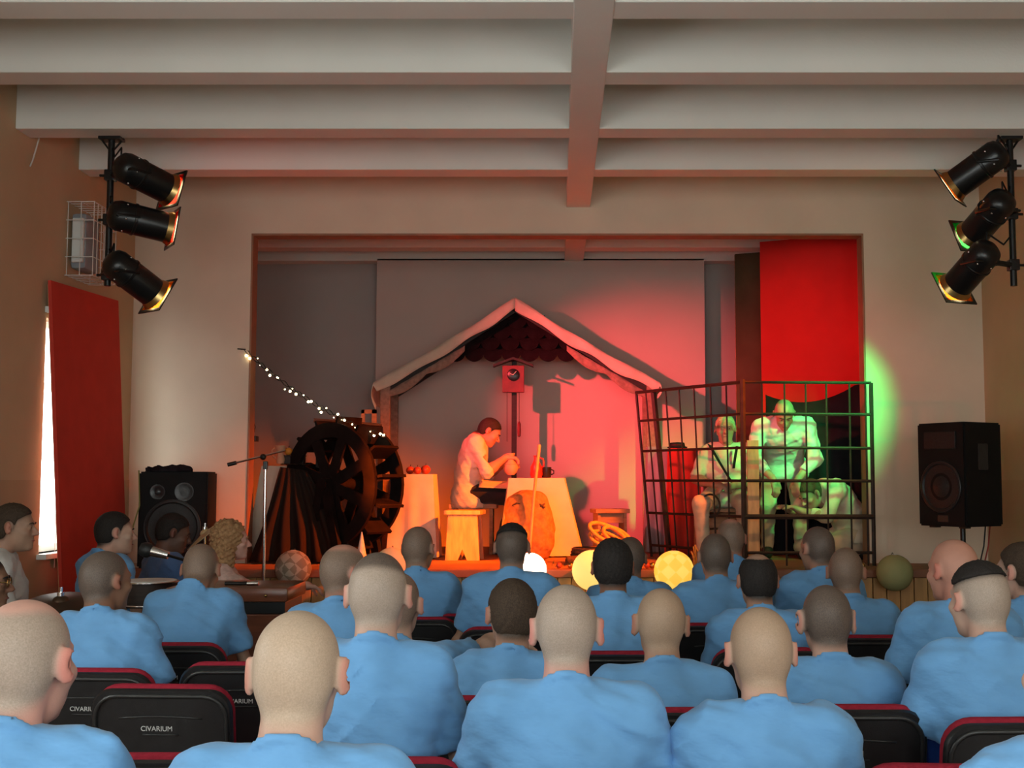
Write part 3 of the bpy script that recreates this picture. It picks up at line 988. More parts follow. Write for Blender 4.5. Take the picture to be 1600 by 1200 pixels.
# ------------------------------------------------------------------ the audience (head centre px, head top px, distance of the head)
BLUE = 'in a light blue shirt'
S = lambda m, t=.0028: [('full', t, m)]
AUD = [
 # cx, top, d, kwargs, label, chair label
 (44, 935, 2.36, dict(hyaw=R(-6), byaw=R(-2), skin='skin_pink', hair=[('ring', .0022, 'stubble_grey')], h=.0062, hs=.008, hscale=1.04, ears=1.05), 'shaven man in blue shirt at the left edge of the nearest row', 'chair of the shaven man at the left edge of the nearest row'),
 (467, 952, 2.25, dict(hyaw=0, skin='skin_fair', hair=S('stubble_fair', .0022), h=.0058, hs=.008, ears=1.1), 'bald man in blue shirt in the nearest row, below the tall man', 'chair of the bald man in the nearest row, left of centre'),
 (1672, 950, 2.3, dict(hyaw=R(10), skin='skin_fair', hair=S('stubble_brown'), h=.009, hs=.009), 'person of whom only a blue shoulder shows in the bottom right corner', None),
 (592, 862, 3.30, dict(side=-.030, hyaw=0, skin='skin_fair', hair=[('full', .0026, 'stubble_grey'), ('top', .004, 'stubble_dark')], h=.0066, hs=.009, ears=1.0, wide=.90), 'tall man with short greying hair hiding the head of the arm stretcher', 'chair of the tall man with greying short hair'),
 (885, 912, 3.10, dict(skin='skin_pink', hair=S('stubble_grey', .0028), h=.0064, hs=.009, ears=1.15, wide=1.08), 'man with cropped grey hair and pink neck, second row, in the middle', 'chair of the grey cropped man in the middle of the second row'),
 (1187, 947, 3.10, dict(skin='skin_fair', hair=S('stubble_tan', .0024), h=.0064, hs=.009, ears=1.0, wide=1.02), 'shaven round headed man in blue shirt, second row right of the middle', 'chair of the shaven man in the second row right of the middle'),
 (800, 905, 4.15, dict(skin='skin_tan', hair=[('full', .006, 'hair_brown')], h=.008, wide=.95, hyaw=R(12)), 'man with short dark brown hair right beside the outstretched hand', 'chair of the dark brown haired man beside the hand'),
 (1032, 918, 3.95, dict(skin='skin_tan', hair=S('stubble_tan', .0020), h=.0075, ears=1.15, hroll=R(2)), 'smooth headed tanned man in blue shirt in front of the patterned yellow lantern', 'chair of the smooth headed man below the patterned yellow lantern'),
 (1290, 913, 4.0, dict(skin='skin_fair', hair=[('full', .004, 'stubble_dark')], h=.0075, ears=1.3, wide=1.02), 'man with protruding pink ears and dark cropped hair', 'chair of the man with protruding ears'),
 (1528, 878, 3.80, dict(skin='skin_fair', hair=[('full', .003, 'stubble_grey'), ('top', .008, 'hair_black')], hyaw=R(12), byaw=R(4), h=.0075, wide=1.02, side=-.015), 'man with black flat top hair and light shaved sides near right edge', 'chair of the flat topped man near the right edge'),
 (167, 860, 4.75, dict(skin='skin_brown', hair=[('full', .004, 'stubble_dark')], hyaw=R(-26), byaw=R(-6), h=.0085, wide=.97, lean=.03, side=-.09), 'dark cropped man in blue shirt beside the dark cymbal', 'chair of the dark cropped man beside the cymbal'),
 (315, 850, 5.55, dict(skin='skin_tan', hair=[('full', .003, 'stubble_brown')], hpitch=R(-18), hunch=.9, lean=.10, wide=.97, h=.009), 'broad hunched man in blue shirt in front of the wooden organ', 'chair of the hunched man in front of the organ'),
 (540, 850, 4.95, dict(skin='skin_red', hair=[('ring', .0022, 'stubble_brown')], hyaw=R(-38), byaw=R(-10), h=.009, wide=1.0), 'bald reddish man in blue shirt turned to the right behind the tall man', 'chair of the bald reddish man turned right'),
 (622, 893, 4.30, dict(skin='skin_fair', hair=[('full', .004, 'stubble_brown')], h=.0075, side=-.05, wide=1.0, hands=True,
      J=dict(elr=(.24, .16, .90), wrr=(.30, .37, .905), hdr=(.85, .35, -.28)), curl=.45, byaw=R(-4)), 'man stretching his bare arm over the chair back to his right', 'chair of the man stretching his arm'),
 (957, 843, 5.15, dict(skin='skin_brown', hair=[('full', .010, 'hair_black')], hscale=1.0, h=.009, wide=.95), 'dark skinned man with glossy black hair before the plain yellow lantern', 'chair of the black haired man before the plain yellow lantern'),
 (1183, 865, 5.25, dict(skin='skin_tan', hair=[('ring', .006, 'hair_black')], h=.009, wide=.95), 'man with bald crown and black hair round it', 'chair of the man with the bald crown'),
 (1321, 855, 5.65, dict(skin='skin_tan', hair=[('full', .002, 'stubble_brown')], h=.009, hyaw=R(-14)), 'shaven brownish head behind the man with protruding ears', 'chair behind the man with protruding ears, before the pine planks'),
 (1487, 842, 4.60, dict(skin='skin_red', hair=[], hyaw=R(18), byaw=R(6), h=.008, wide=1.02, side=.02), 'completely bald pink man turned left under the loudspeaker on its pole', 'chair of the bald pink man under the loudspeaker'),
 (1594, 848, 4.95, dict(skin='skin_fair', hair=[('full', .006, 'hair_brown')], hyaw=R(34), h=.009), 'dark haired man cut by the right edge of the picture', 'chair of the man cut by the right edge'),
 (654, 822, 6.35, dict(skin='skin_tan', hair=S('stubble_brown', .0025), h=.010, hs=.012, hyaw=R(-16)), 'man with brown stubble in front row, left of the orange lit stool', 'front row chair left of the lit stool'),
 (800, 818, 5.95, dict(skin='skin_tan', hair=[('full', .003, 'stubble_dark'), ('top', .007, 'hair_black')], h=.010, hs=.012, wide=1.05), 'man with black top hair and shaved sides before the orange sack', 'front row chair before the orange sack'),
 (984, 838, 6.45, dict(skin='skin_brown', hair=[('full', .003, 'stubble_dark')], h=.010, hs=.012), 'brown cropped head half hidden behind the black haired man', 'front row chair hidden behind the black haired man'),
 (1117, 833, 6.10, dict(skin='skin_tan', hair=S('stubble_dark', .0025), h=.010, hs=.012), 'man with grey brown stubble just right of the patterned yellow lantern', 'front row chair right of the patterned yellow lantern'),
 (1141, 810, 6.95, dict(skin='skin_red', hair=[('ring', .002, 'stubble_brown')], h=.010, hs=.012), 'reddish bald head rising behind the stubbled man at the cage', 'front row chair under the corner post of the cage'),
 (1276, 822, 6.35, dict(skin='skin_tan', hair=[('full', .004, 'stubble_dark')], h=.010, hs=.012, hyaw=R(20), byaw=R(4)), 'dark cropped man in front of the kneeling figure in the cage', 'front row chair before the kneeling figure'),
]
for i, (cx, top, d, kw, lab, clab) in enumerate(AUD):
    p = at(cx, top, d)
    r = person(lab, p.x, d, p.z, group='audience in blue shirts', seed=i, **kw)
    if clab:
        chair(r.location.x, r.location.y, clab, kw.get('byaw', 0) * .5)
# empty chairs
for (cx, top, d, lab, rz) in ((265, 1065, 4.12, 'empty chair with white lettering, standing between two rows at left', R(-3)),
                          (225, 1163, 3.10, 'empty chair with red top edge at bottom left behind the lettered chair', 0),
                          (384, 1036, 4.62, 'empty chair left of the head of the bald nearest man', 0),
                          (1500, 1184, 2.98, 'empty chair cut by the bottom edge near the right corner', R(-4)),
                          (708, 945, 6.25, 'empty front row chair right of the stubbled man', 0),
                          (755, 1003, 5.02, 'empty chair under the outstretched hand', 0)):
    p = at(cx, top, d)
    chair(p.x, d + .20, lab, rz)

# ------------------------------------------------------------------ stage set
mat('wood_dark', (.026, .014, .010), .6, var=.35, scale=9, stretch=(1, 1, 5), bump=.1, bscale=40)
mat('wheel_wood', (.012, .007, .006), .8, var=.4, scale=9, bump=.1, bscale=40, spec=.1)
mat('wood_mid', (.36, .20, .10), .6, var=.25, scale=8, stretch=(1, 1, 4), bump=.08, bscale=50)
mat('wood_light', (.60, .35, .17), .6, var=.2, scale=8, stretch=(4, 4, .8), bump=.06, bscale=50)
mat('linen', (.66, .58, .46), .9, var=.07, scale=9, bump=.2, bscale=250, spec=.1)
mat('linen_net', (.34, .22, .17), .95, var=.2, scale=30, bump=.3, bscale=200, spec=.1)
mat('felt_dark', (.012, .008, .009), .95, var=.35, scale=12, bump=.3, bscale=120, spec=.05)
mat('felt_red', (.16, .012, .02), .95, var=.3, scale=12, bump=.3, bscale=120, spec=.05)
mat('dark_cloth', (.022, .018, .016), .95, var=.5, scale=4, stretch=(3, 3, .5), spec=.05, col2=(.035, .018, .012))
mat('black_drape', (.020, .018, .022), .95, var=.4, scale=3, spec=.05)
mat('red_flat', (.50, .022, .018), .8, var=.08, scale=3, bump=.1, bscale=120, spec=.15)
mat('red_fabric', (.62, .060, .040), .85, var=.07, scale=5, bump=.15, bscale=200, spec=.1)
mat('olive_flat', (.075, .055, .03), .9, var=.2, scale=3, spec=.1)
mat('rust_steel', (.030, .018, .014), .6, metal=.2, var=.3, scale=25)
mat('sackcloth', (.40, .20, .08), .95, var=.25, scale=30, bump=.4, bscale=260, spec=.05)
mat('clay', (.58, .30, .18), .6, var=.12, scale=14)
mat('red_glaze', (.45, .035, .03), .3, var=.15, scale=14)
mat('black_glaze', (.012, .012, .012), .3)
mat('rope', (.62, .30, .07), .8, var=.25, scale=40, bump=.3, bscale=200)
mat('apple_red', (.42, .06, .03), .35, var=.3, scale=12)
mat('lemon', (.55, .50, .05), .45, var=.15, scale=12)
mat('orange_fruit', (.75, .25, .03), .5, var=.1, scale=20)
mat('basket', (.10, .055, .03), .8, var=.4, scale=40, bump=.5, bscale=90)
mat('clock_red', (.20, .02, .02), .5, var=.2, scale=14)
mat('chrome', (.75, .75, .75), .18, metal=1.0, var=.03)
mat('brass', (.50, .34, .13), .3, metal=1.0, var=.1)
mat('black_paint', (.008, .008, .008), .32, var=.1, spec=.5)
mat('black_cab', (.005, .005, .005), .7, spec=.25, var=.2, bump=.15, bscale=200)
mat('grille', (.014, .014, .014), .5, var=.4, scale=90)
mat('cone_paper', (.70, .66, .55), .8, var=.15, scale=30)
mat('greenery', (.03, .05, .015), .8, var=.5, scale=40)
mat('cable_black', (.01, .01, .01), .6)
mat('cable_red', (.30, .03, .02), .6)
mat('cable_green', (.25, .28, .08), .6)
mat('wire_white', (.72, .70, .64), .5, var=.05)
mat('grey_box', (.30, .31, .33), .6, var=.1)

# --- flats and drapes at the right of the stage
def flat(name, label, cat, x0, y0, x1, y1, z0, z1, t, m, fold=None):
    a, b = Vector((x0, y0, 0)), Vector((x1, y1, 0))
    d = (b - a).normalized(); n = Vector((-d.y, d.x, 0)) * t
    root = thing(name, label, cat, ((x0 + x1) / 2, (y0 + y1) / 2, z0))
    bm = nb()
    prism(bm, [(x0, y0, z0), (x1, y1, z0), (x1, y1, z1), (x0, y0, z1)], n)
    obj('panel', bm, m, root)
    bm = nb()
    for s in (.02, .5, .98):
        p = a.lerp(b, s) + n * 1.0
        box(bm, (p.x - .02, p.y - .0, z0), (p.x + .02, p.y + .03, z1))
    obj('batten', bm, 'wood_mid', root)
    return root
pl_ = at(1187, 378, 10.85)
flat('stage_flat', 'bright red stage flat standing behind the cage', 'flat', pl_.x, 10.85, 2.75, 10.42, SZ, pl_.z, .03, 'red_flat')
pl2 = at(1148, 397, 11.25)
flat('stage_flat', 'dark olive stage flat left of the red one', 'flat', pl2.x, 11.25, 2.25, 11.0, SZ, pl2.z, .03, 'olive_flat')

root = thing('black_drape', 'black cloth hung in a sag behind the cage', 'drape', (2.1, 10.45, SZ))
pa, pb = at(1196, 606, 10.55), at(1358, 600, 10.32)
def drape_f(u, v):
    x = pa.x + (pb.x - pa.x) * u; y = pa.y + (pb.y - pa.y) * u
    top = pa.z + (pb.z - pa.z) * u - .17 * (1 - (2 * u - .75) ** 2 if abs(2 * u - .75) < 1 else 0) * .8
    z = SZ + .01 + (top - SZ - .01) * (1 - v)
    return (x, y + .018 * math.sin(u * 24 + v * 2) * (0.3 + v), z)
bm = nb(); sheet(bm, drape_f, 36, 12, .006); obj('cloth', bm, 'black_drape', root, smooth=True)
bm = nb(); tube(bm, [(pb.x - .02, pb.y + .03, SZ), (pb.x - .02, pb.y + .03, pb.z + .02)], .014, 8); obj('post', bm, 'wood_dark', root)

# --- red board hung in front of the left window
root = thing('red_board', 'tall red board covering the window beside the left wall', 'panel', (-3.25, 8.5, .55))
bl, br_ = at(97, 905, 7.92), at(198, 880, 9.12)
tl, tr_ = at(80, 438, 7.92), at(185, 470, 9.12)
def ext(t, b, z):
    k = (z - b.z) / (t.z - b.z)
    return b + (t - b) * k
q0, q1 = ext(tl, bl, .55), ext(tr_, br_, .55)
bm = nb(); prism(bm, [q0, q1, tr_, tl], (-.022, 0.0, 0)); obj('fabric_face', bm, 'red_fabric', root)
bm = nb(); prism(bm, [q0 + Vector((-.0225, .04, 0)), q0 + Vector((-.0225, .09, 0)), tl + Vector((-.0225, .09, -.02)), tl + Vector((-.0225, .04, -.02))], (-.02, 0, 0))
prism(bm, [q1 + Vector((-.0225, -.09, 0)), q1 + Vector((-.0225, -.04, 0)), tr_ + Vector((-.0225, -.04, -.02)), tr_ + Vector((-.0225, -.09, -.02))], (-.02, 0, 0)); obj('batten', bm, 'wood_light', root)

# vertical blind slats in the window
root = thing('vertical_blind', 'cream vertical blind hanging in the bright left window', 'blind', (WL + .02, 8.2, .92))
bm = nb(); box(bm, (WL + .005, 7.93, 2.60), (WL + .05, 9.17, 2.64), .004); obj('rail', bm, 'window_white', root)
for k, y in enumerate((8.17, 8.24, 8.31, 8.38, 8.45, 8.52, 8.60, 8.68, 8.76, 8.84)):
    bm = nb()
    M = Matrix.Rotation(R(20 + 8 * (k % 3)), 3, 'Z')
    box(bm, (WL + .022, y - .035, .92), (WL + .024, y + .035, 2.60), rot=M); obj('slat', bm, 'blind_fabric', root)

# --- white wire guard with a ventilator on the left wall
yv0 = 8.24
root = thing('wire_guard', 'white wire cage guarding a grey lamp high on the left wall', 'guard', (WL, yv0, at(93, 435, yv0).z))
vz0, vz1, vx = at(93, 430, yv0).z, at(93, 315, yv0).z, WL + .19
vy1 = yv0 + .42
bm = nb()
rw = .0035
for k in range(5):
    z = vz0 + (vz1 - vz0) * k / 4
    tube(bm, [(WL, yv0, z), (vx, yv0, z), (vx, vy1, z), (WL, vy1, z)], rw, 5)
for k in range(3):
    x = WL + .012 + (vx - WL - .012) * k / 2
    tube(bm, [(x, yv0, vz0), (x, yv0, vz1), (x, vy1, vz1), (x, vy1, vz0), (x, yv0, vz0)], rw, 5)
for k in range(1, 6):
    y = yv0 + (vy1 - yv0) * k / 6
    tube(bm, [(WL, y, vz0), (vx, y, vz0), (vx, y, vz1), (WL, y, vz1)], rw, 5)
obj('wire_mesh', bm, 'wire_white', root)
bm = nb(); box(bm, (WL + .001, yv0 + .08, vz0 + .06), (WL + .11, vy1 - .08, vz1 - .06), .03); g_ = obj('lamp_body', bm, 'grey_box', root, smooth='auto')
bm = nb(); box(bm, (WL + .02, yv0 + .05, vz0 + .10), (WL + .10, yv0 + .081, vz1 - .10), .01); obj('lens', bm, 'window_white', g_)
bm = nb(); pp = [at(45, 210, 7.75), at(42, 232, 7.7), at(46, 252, 7.65), at(53, 260, 7.62)]
for q in pp: q.x = WL + .012
tube(bm, pp, .005, 6); tag(obj('loose_cable', bm, 'wire_white'), 'short white cable hanging loose below the beam on the left wall', 'cable')
for (x, y, lab) in ((200, 495, 'small metal wall hook right of the red board'), (1543, 501, 'small metal wall hook at the right corner of the hall')):
    p = at(x, y, YF)
    root = thing('wall_hook', lab, 'hook', (p.x, YF, p.z))
    bm = nb(); box(bm, (p.x - .02, YF - .012, p.z - .05), (p.x + .02, YF, p.z + .05), .004); obj('plate', bm, 'grey_box', root)
    bm = nb(); tube(bm, [(p.x, YF - .01, p.z + .02), (p.x + .01, YF - .05, p.z + .01), (p.x + .03, YF - .05, p.z + .04)], .006, 6); obj('hook', bm, 'grey_box', root)

# --- stage lamps: two hanging bars with three cans each
def lens_m(name, c, s):
    return mat(name, (.8, .7, .5), .3, emit=c, estr=s)
lens_m('lens_glow', (1.0, .80, .42), 14.0)

def gel_mat(name, c):
    m = bpy.data.materials.new(name); m.use_nodes = True
    nt = m.node_tree; nt.nodes.clear()
    o = nt.nodes.new('ShaderNodeOutputMaterial'); t = nt.nodes.new('ShaderNodeBsdfTransparent'); t.inputs['Color'].default_value = (*c, 1)
    g = nt.nodes.new('ShaderNodeBsdfGlossy'); g.inputs['Roughness'].default_value = .15; g.inputs['Color'].default_value = (*c, 1)
    x = nt.nodes.new('ShaderNodeMixShader'); x.inputs['Fac'].default_value = .15
    nt.links.new(t.outputs[0], x.inputs[1]); nt.links.new(g.outputs[0], x.inputs[2]); nt.links.new(x.outputs[0], o.inputs['Surface'])
    MATS[name] = m
    return m

def par_can(root, piv, aim, gel, power, color, spot, blend, bar_x, bar_y, gelcol, L=.30, rad=.098, radius=.06):
    """piv: middle of the can, aim: point the axis passes through"""
    piv, aim = Vector(piv), Vector(aim)
    d = (aim - piv).normalized()
    back = piv - d * L * .5
    bm = nb()
    lathe(bm, [(0, -.065), (.05, -.06), (.085, -.035), (rad, 0), (rad, L), (rad - .006, L), (rad - .008, .02), (0, .01)], back, 28, d)
    can = obj('can', bm, 'black_paint', root, smooth='auto')
    bm = nb(); lathe(bm, [(rad + .003, L * .30), (rad + .006, L * .31), (rad + .006, L * .35), (rad + .003, L * .36)], back, 28, d); obj('band', bm, 'black_paint', can, smooth='auto')
    for k in range(6):
        x, y = frame_axes(d)
        a = 2 * PI * k / 6 + .3
        q = back + d * (L * .12) + (x * math.cos(a) + y * math.sin(a)) * rad
        bm = nb(); ball(bm, q, .007, 8, 6); obj('bolt', bm, 'chrome', can, smooth=True)
    # glowing lamp face and square colour frame standing just ahead of the rim
    f0 = back + d * (L - .012)
    bm = nb(); lathe(bm, [(0, .006), (rad * .5, .012), (rad * .86, .008), (rad * .93, .0), (rad * .93, -.012), (0, -.012)], f0 + d * .022, 28, d); obj('lens', bm, 'lens_glow', can, smooth='auto')
    bm = nb()
    lathe(bm, [(rad * 1.0, 0), (rad * 1.16, .035), (rad * 1.12, .035), (rad * .97, .002)], f0 + d * .006, 28, d)
    obj('front_ring', bm, 'brass', can, smooth='auto')
    up = Vector((0, 0, 1)); sx = d.cross(up).normalized(); sy = sx.cross(d).normalized()
    fc = f0 + d * .050
    h = rad * 1.28
    bm = nb()
    for (a, b) in (((-h, -h), (h, -h * .84)), ((-h, h * .84), (h, h)), ((-h, -h * .84), (-h * .84, h * .84)), ((h * .84, -h * .84), (h, h * .84))):
        prism(bm, [fc + sx * a[0] + sy * a[1], fc + sx * b[0] + sy * a[1], fc + sx * b[0] + sy * b[1], fc + sx * a[0] + sy * b[1]], d * .008)
    fr = obj('colour_frame', bm, 'black_paint', root)
    bm = nb(); prism(bm, [fc + sx * a + sy * b + d * .003 for a, b in ((-h * .85, -h * .85), (h * .85, -h * .85), (h * .85, h * .85), (-h * .85, h * .85))], d * .001)
    obj('gel', bm, gel, fr)
    # yoke and clamp to the bar
    bm = nb()
    c = piv - d * L * .12
    ends = []
    for s in (-1, 1):
        ends.append(c + sx * s * (rad + .014))
    side = Vector((bar_x, bar_y, c.z + .0))
    arm = (side - c); arm = arm - sx * arm.dot(sx)
    an = arm.normalized() if arm.length > .02 else Vector((0, 0, 1))
    tube(bm, [ends[0], ends[0] + an * (rad + .035), ends[1] + an * (rad + .035), ends[1]], .010, 6)
    obj('yoke', bm, 'black_paint', root)
    bm = nb()
    mid = c + an * (rad + .035)
    bz = mid.z
    tube(bm, [mid, Vector((bar_x, bar_y, bz))], .018, 8)
    box(bm, (bar_x - .032, bar_y - .032, bz - .035), (bar_x + .032, bar_y + .032, bz + .035), .006)
    tube(bm, [(bar_x, bar_y, bz), (bar_x - .07 if bar_x < 0 else bar_x + .07, bar_y, bz)], .009, 6)
    obj('clamp', bm, 'black_paint', root)
    # supply cable
    bm = nb()
    t0 = back - d * .045 + sy * .05
    tube(bm, [Vector((bar_x, bar_y, bz + .20)), Vector((bar_x, bar_y, bz + .17)).lerp(t0, .35) + Vector((0, 0, -.03)), t0 + Vector((0, 0, .06)), t0], .006, 6)
    obj('cable', bm, 'cable_black', root, smooth=True)
    ld = bpy.data.lights.new('spot_beam', 'SPOT')
    ld.energy = power; ld.color = color; ld.spot_size = spot; ld.spot_blend = blend; ld.shadow_soft_size = radius
    lo = bpy.data.objects.new('spot_beam', ld); COL.objects.link(lo)
    lo.parent = root
    lo.location = (fc + d * .03) - wloc(root)
    lo.rotation_euler = d.to_track_quat('-Z', 'Y').to_euler()

gel_mat('gel_red', (.95, .08, .06)); gel_mat('gel_amber', (1, .40, .05)); gel_mat('gel_green', (.1, .9, .25))
BARY = 7.62
RED, ORANGE, GREEN, PINK = (1, .06, .075), (1, .125, .002), (.03, 1, .20), (1, .34, .34)
def lamp_bar(px_top, px_bot, label, cans):
    t, b = at(px_top[0], px_top[1], BARY), at(px_bot[0], px_bot[1], BARY)
    x = (t.x + b.x) / 2
    root = thing('lamp_bar', label, 'lamp bar', (x, BARY, BEAMZ))
    bm = nb(); tube(bm, [(x, BARY, BEAMZ), (x, BARY, b.z)], .021, 10); obj('bar', bm, 'black_paint', root, smooth='auto')
    bm = nb(); box(bm, (x - .07, BARY - .05, BEAMZ - .02), (x + .07, BARY + .05, BEAMZ), .004)
    tube(bm, [(x - .07, BARY - .02, BEAMZ), (x, BARY, BEAMZ - .10), (x + .07, BARY + .02, BEAMZ)], .008, 6); obj('bracket', bm, 'black_paint', root)
    return root, x
rootL, xL = lamp_bar((174, 205), (169, 447), 'black bar with three stage lamps hanging at the left', None)
tops = dict()
def can_px(root, barx, c, aim, *a, **k):
    p = at(c[0], c[1], BARY + .02)
    par_can(root, p, aim, *a, bar_x=barx, bar_y=BARY, **k)
can_px(rootL, xL, (228, 278), at(1035, 690, YB), 'gel_red', 2050, RED, R(35), 1.0, gelcol=RED)
can_px(rootL, xL, (222, 346), at(1245, 600, 10.5), 'gel_red', 1100, RED, R(30), 1.0, gelcol=RED)
can_px(rootL, xL, (210, 435), at(755, 850, 10.0), 'gel_amber', 2400, ORANGE, R(19), 1.0, gelcol=ORANGE)
rootR, xR = lamp_bar((1578, 203), (1583, 447), 'black bar with three stage lamps hanging at the right', None)
can_px(rootR, xR, (1525, 265), at(720, 850, 10.0), 'gel_amber', 3600, ORANGE, R(44), .9, gelcol=ORANGE)
can_px(rootR, xR, (1543, 340), at(1272, 650, 9.7), 'gel_green', 620, GREEN, R(36), 1.0, gelcol=GREEN)
can_px(rootR, xR, (1518, 420), at(1190, 790, 9.9), 'gel_amber', 90, (1, .55, .2), R(40), 1.0, gelcol=ORANGE)

# --- canopy hut in the middle
CY0, CY1 = 11.30, 11.92
pk = at(805, 466, CY0); el = at(585, 592, CY0); er = at(1030, 603, CY0)
ez = (el.z + er.z) / 2
root = thing('canopy', 'gabled linen canopy on posts over the man at the table', 'canopy', ((el.x + er.x) / 2, (CY0 + CY1) / 2, SZ))
plx, prx = at(602, 600, CY0).x, at(1018, 600, CY0).x
k = 0
for x in (plx, prx):
    for y in (CY0 + .03, CY1 - .03):
        bm = nb(); box(bm, (x - .045, y - .03, SZ), (x + .045, y + .03, ez - .02), .006); obj('post', bm, 'linen_net', root)
for y in (CY0 + .03, CY1 - .03):
    for a, b in ((Vector((plx, y, ez - .06)), Vector((pk.x, y, pk.z - .07))), (Vector((pk.x, y, pk.z - .07)), Vector((prx, y, ez - .06)))):
        bm = nb(); d = (b - a).normalized(); nz = Vector((-d.z, 0, d.x)) * .05
        prism(bm, [a - nz, b - nz, b + nz, a + nz], (0, .04, 0)); obj('rafter', bm, 'wood_dark', root)
for sx, e, px_ in ((-1, el, plx), (1, er, prx)):
    def roof_f(u, v, e=e, sx=sx):
        # u along the slope from ridge to eave, then a short drop; v front to back, with a hanging front band
        if u < .86:
            t = u / .86
            x = pk.x + (e.x - pk.x) * t; z = pk.z + (ez - pk.z) * t - .025 * math.sin(t * PI) + .006 * math.sin(t * 17)
        else:
            t = (u - .86) / .14
            x = e.x - sx * .02 * t + sx * .03 * math.sin(t * PI); z = ez - .22 * t * (1 if sx < 0 else .55)
        y = CY0 - .04 + (CY1 - CY0 + .08) * max(0, (v - .12) / .88)
        if v < .12:
            z -= (.12 - v) / .12 * (.112 + .016 * math.sin(u * 21 + sx)) * (1 if u < .86 else .3)
            y -= .012 * math.sin(u * 30)
        return (x, y, z)
    bm = nb(); sheet(bm, roof_f, 44, 24, .006); obj('roof_cloth', bm, 'linen', root, smooth=True)
    # sagging net below the slope
    def net_f(u, v, e=e):
        a = Vector((pk.x + (e.x - pk.x) * (.36 + .6 * u), CY0 + .015, 0))
        top = pk.z + (ez - pk.z) * (.36 + .6 * u) - .16
        return (a.x, a.y + .01 * math.sin(u * 40), top - v * (.05 + .05 * abs(math.sin(u * 7))))
    bm = nb(); sheet(bm, net_f, 24, 3, .005); obj('net_fringe', bm, 'linen_net', root, smooth=True)
# scalloped dark felt tiles hanging inside the gable
sh_me = None
yt = CY0 + .11
rows = [(560, 712, 914, 8), (543, 736, 888, 6), (526, 757, 864, 5), (509, 779, 837, 3), (495, 800, 814, 2)]
for ri, (py, xa, xb, n) in enumerate(rows):
    for k in range(n):
        px = xa + (xb - xa) * (k / (n - 1) if n > 1 else .5)
        c = at(px, py - 10, yt + .006 * ri)
        if sh_me is None:
            bm = nb()
            r0 = .092
            poly = [(-r0, 0, .03)] + [(r0 * math.cos(PI + PI * j / 12), 0, r0 * math.sin(PI + PI * j / 12)) for j in range(13)] + [(r0, 0, .03)]
            prism(bm, poly, (0, .012, 0)); sh_me = obj('felt_tile', bm, 'felt_dark', root, local=True)
            o = sh_me
        else:
            o = inst('felt_tile', sh_me, root)
        o.location = c - wloc(root); o.rotation_euler = (R(-6), R(random.Random(ri * 10 + k).uniform(-6, 6)), 0)
# triangular dark ridge board behind them
bm = nb(); a, b, c = at(702, 548, yt + .06), at(803, 480, yt + .06), at(912, 548, yt + .06)
prism(bm, [a, c, b], (0, .015, 0)); obj('gable_board', bm, 'felt_dark', root)

# --- post with cuckoo clock
CKY = 11.42
cp = at(803, 590, CKY)
root = thing('clock_post', 'dark slim post behind the table that carries the red clock', 'post', (cp.x, CKY + .09, SZ))
bm = nb(); box(bm, (cp.x - .024, CKY + .075, SZ), (cp.x + .024, CKY + .12, at(803, 560, CKY).z), .004); obj('shaft', bm, 'wood_dark', root)
bm = nb(); box(bm, (cp.x - .12, CKY - .02, SZ), (cp.x + .12, CKY + .2, SZ + .03), .006); obj('foot', bm, 'wood_dark', root)
a, b = at(785, 613, CKY), at(819, 571, CKY)
root = thing('cuckoo_clock', 'red cuckoo clock with black dial on the slim post', 'clock', ((a.x + b.x) / 2, CKY + .03, a.z))
bm = nb(); box(bm, (a.x, CKY, a.z), (b.x, CKY + .075, b.z), .005); obj('case', bm, 'clock_red', root)
mx = (a.x + b.x) / 2
for s in (-1, 1):
    bm = nb(); p0 = Vector((mx, CKY - .04, b.z + .055)); p1 = Vector((mx + s * .19, CKY - .04, b.z - .015)); prism(bm, [p0, p1, p1 + Vector((0, 0, .022)), p0 + Vector((0, 0, .022))], (0, .13, 0)); obj('roof_slat', bm, 'wood_dark', root)
bm = nb(); lathe(bm, [(0, 0), (.058, 0), (.058, .012), (.05, .016), (0, .016)], (mx, CKY, b.z - .09), 20, (0, -1, 0)); dl = obj('dial', bm, 'black_glaze', root, smooth='auto')
for ang, L in ((40, .045), (-70, .032)):
    bm = nb(); M = Matrix.Rotation(R(ang), 3, 'Y'); box(bm, (mx - .003, CKY - .021, b.z - .09), (mx + .003, CKY - .018, b.z - .09 + L), rot=M, piv=(mx, CKY, b.z - .09)); obj('hand', bm, 'linen', dl)
for px, ybot, w in ((792, 690, False), (811, 657, True)):
    q0, q1 = at(px, 613, CKY - .0), at(px, ybot, CKY)
    bm = nb(); tube(bm, [(q0.x, CKY + .03, q0.z), (q1.x, CKY + .03, q1.z)], .0025, 5); ch = obj('chain', bm, 'wood_dark', root)
    if w:
        z2 = at(px, 683, CKY).z
        bm = nb(); lathe(bm, [(0, 0), (.014, .01), (.017, .05), (.016, q1.z - z2 - .03), (0, q1.z - z2)], (q1.x, CKY + .03, z2), 12); obj('weight', bm, 'clock_red', ch, smooth='auto')

